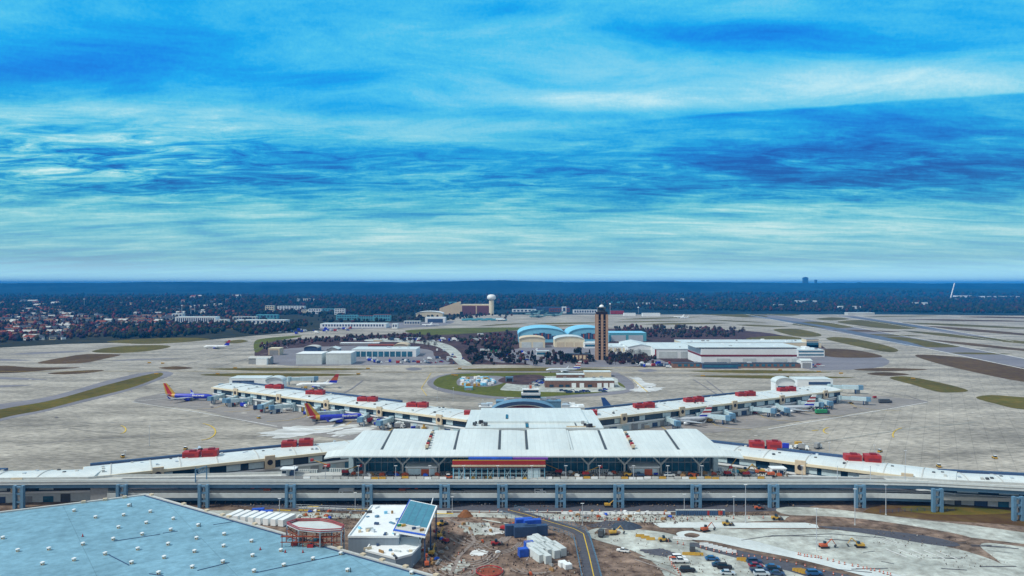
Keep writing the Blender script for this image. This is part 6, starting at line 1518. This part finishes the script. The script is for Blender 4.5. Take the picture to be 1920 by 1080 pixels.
# sharp cloud edge rising to the right
edge_el=math_('MULTIPLY_ADD',az,.085,math.atan((HY-250)/F)); 
wob=math_('MULTIPLY_ADD',n1,.018,-.009)
ed=math_('SUBTRACT',elp,math_('ADD',edge_el,wob)); st_=math_('MULTIPLY_ADD',ed,300,.5,clamp=True)
rightm=math_('MULTIPLY_ADD',az,5.0,-.35,clamp=True)
low=math_('SUBTRACT',1.0,math_('MULTIPLY_ADD',ed,-9,.0,clamp=True))
dk=math_('MULTIPLY',math_('MULTIPLY',math_('SUBTRACT',1.0,st_),low),math_('MULTIPLY',rightm,-.24))
acc=math_('ADD',acc,dk); acc=math_('ADD',acc,math_('MULTIPLY_ADD',n3,.12,-.06))
# streak layer near the horizon band
n4=noise(cb.outputs[0],3.4,6,.6,.5,(.28,1.0,1),.0,(11,2,0)); bandm=math_('SUBTRACT',1.0,math_('MULTIPLY_ADD',el,6.5,-.55,clamp=True))
acc=math_('ADD',acc,math_('MULTIPLY',math_('MULTIPLY_ADD',n4,1.05,-.52),bandm))
def ramp(fac,els):
    r=N.new('ShaderNodeValToRGB'); cr=r.color_ramp
    while len(cr.elements)<len(els): cr.elements.new(.5)
    for i,(p,c) in enumerate(els): cr.elements[i].position=p; cr.elements[i].color=(*c,1)
    L.new(fac,r.inputs['Fac']); return r.outputs['Color']
def s2l(r,g,b): return tuple(((x/255+.055)/1.055)**2.4 if x>10 else x/255/12.92 for x in (r,g,b))
hi=ramp(acc,[(0.0,s2l(0,95,200)),(.2,s2l(0,132,225)),(.38,s2l(12,165,232)),(.55,s2l(70,188,232)),(.75,s2l(125,205,232)),(1,s2l(195,232,238))])
lo=ramp(acc,[(0.0,s2l(0,84,150)),(.2,s2l(0,112,176)),(.38,s2l(22,148,198)),(.55,s2l(80,182,205)),(.75,s2l(140,208,215)),(1,s2l(205,236,232))])
def mix(f,a,b):
    m=N.new('ShaderNodeMixRGB'); 
    for s,v in ((0,f),(1,a),(2,b)):
        if isinstance(v,(int,float)): m.inputs[s].default_value=v
        elif isinstance(v,tuple): m.inputs[s].default_value=(*v,1)
        else: L.new(v,m.inputs[s])
    return m.outputs[0]
sm=math_('MULTIPLY_ADD',el,7.0,-.7,clamp=True)
c=mix(sm,lo,hi)
hzf=math_('SUBTRACT',1.0,math_('MULTIPLY_ADD',el,9,0,clamp=True)); hzf=math_('POWER',hzf,1.6)
c=mix(hzf,c,tuple(v*1.08 for v in s2l(160,200,204)))
lowb=math_('SUBTRACT',1.0,math_('MULTIPLY_ADD',el,38,-.15,clamp=True)); bst=math_('MULTIPLY_ADD',lowb,.75,1.0)
scl=N.new('ShaderNodeVectorMath'); scl.operation='SCALE'; L.new(c,scl.inputs[0]); L.new(bst,scl.inputs['Scale']); c=scl.outputs['Vector']
upm=math_('MULTIPLY_ADD',el,2.6,-1.1,clamp=True)      # unseen whiter overcast, added overhead to keep the ambient light neutral
ov=ramp(n1,[(.25,(.30,.33,.37)),(.75,(.66,.68,.68))])
c=mix(upm,c,ov)
back=math_('MULTIPLY_ADD',sx.outputs[1],-2.0,.2,clamp=True)
c=mix(back,c,ov)
sc10=N.new('ShaderNodeVectorMath'); sc10.operation='SCALE'; L.new(c,sc10.inputs[0]); sc10.inputs['Scale'].default_value=10.5
fin=mix(.94,sky.outputs['Color'],sc10.outputs['Vector'])
L.new(fin,bg.inputs['Color'])
try: w.cycles.sampling_method='MANUAL'; w.cycles.sample_map_resolution=512
except Exception: pass
sl=bpy.data.lights.new('sun','SUN'); sl.energy=3.1; sl.angle=R(6); sl.color=(1,.95,.86); so=bpy.data.objects.new('sun',sl); COL.objects.link(so)
from mathutils import Vector
# sun direction matching the sky texture (rotation measured from +Y towards +X)
sd=Vector((math.sin(SR)*math.cos(SE),math.cos(SR)*math.cos(SE),math.sin(SE))); so.rotation_euler=sd.to_track_quat('Z','Y').to_euler()
cam=bpy.data.cameras.new('camera'); co_=bpy.data.objects.new('camera',cam); COL.objects.link(co_)
co_.location=(0,0,H); co_.rotation_euler=(R(90),0,0); cam.sensor_width=36; cam.lens=36*F/1920; cam.shift_y=-(540-HY)/1920
cam.clip_start=1; cam.clip_end=100000; sc.camera=co_
sc.render.engine='CYCLES'; sc.view_settings.view_transform='Standard'; sc.view_settings.look='None'; sc.view_settings.gamma=1; sc.view_settings.exposure=.08
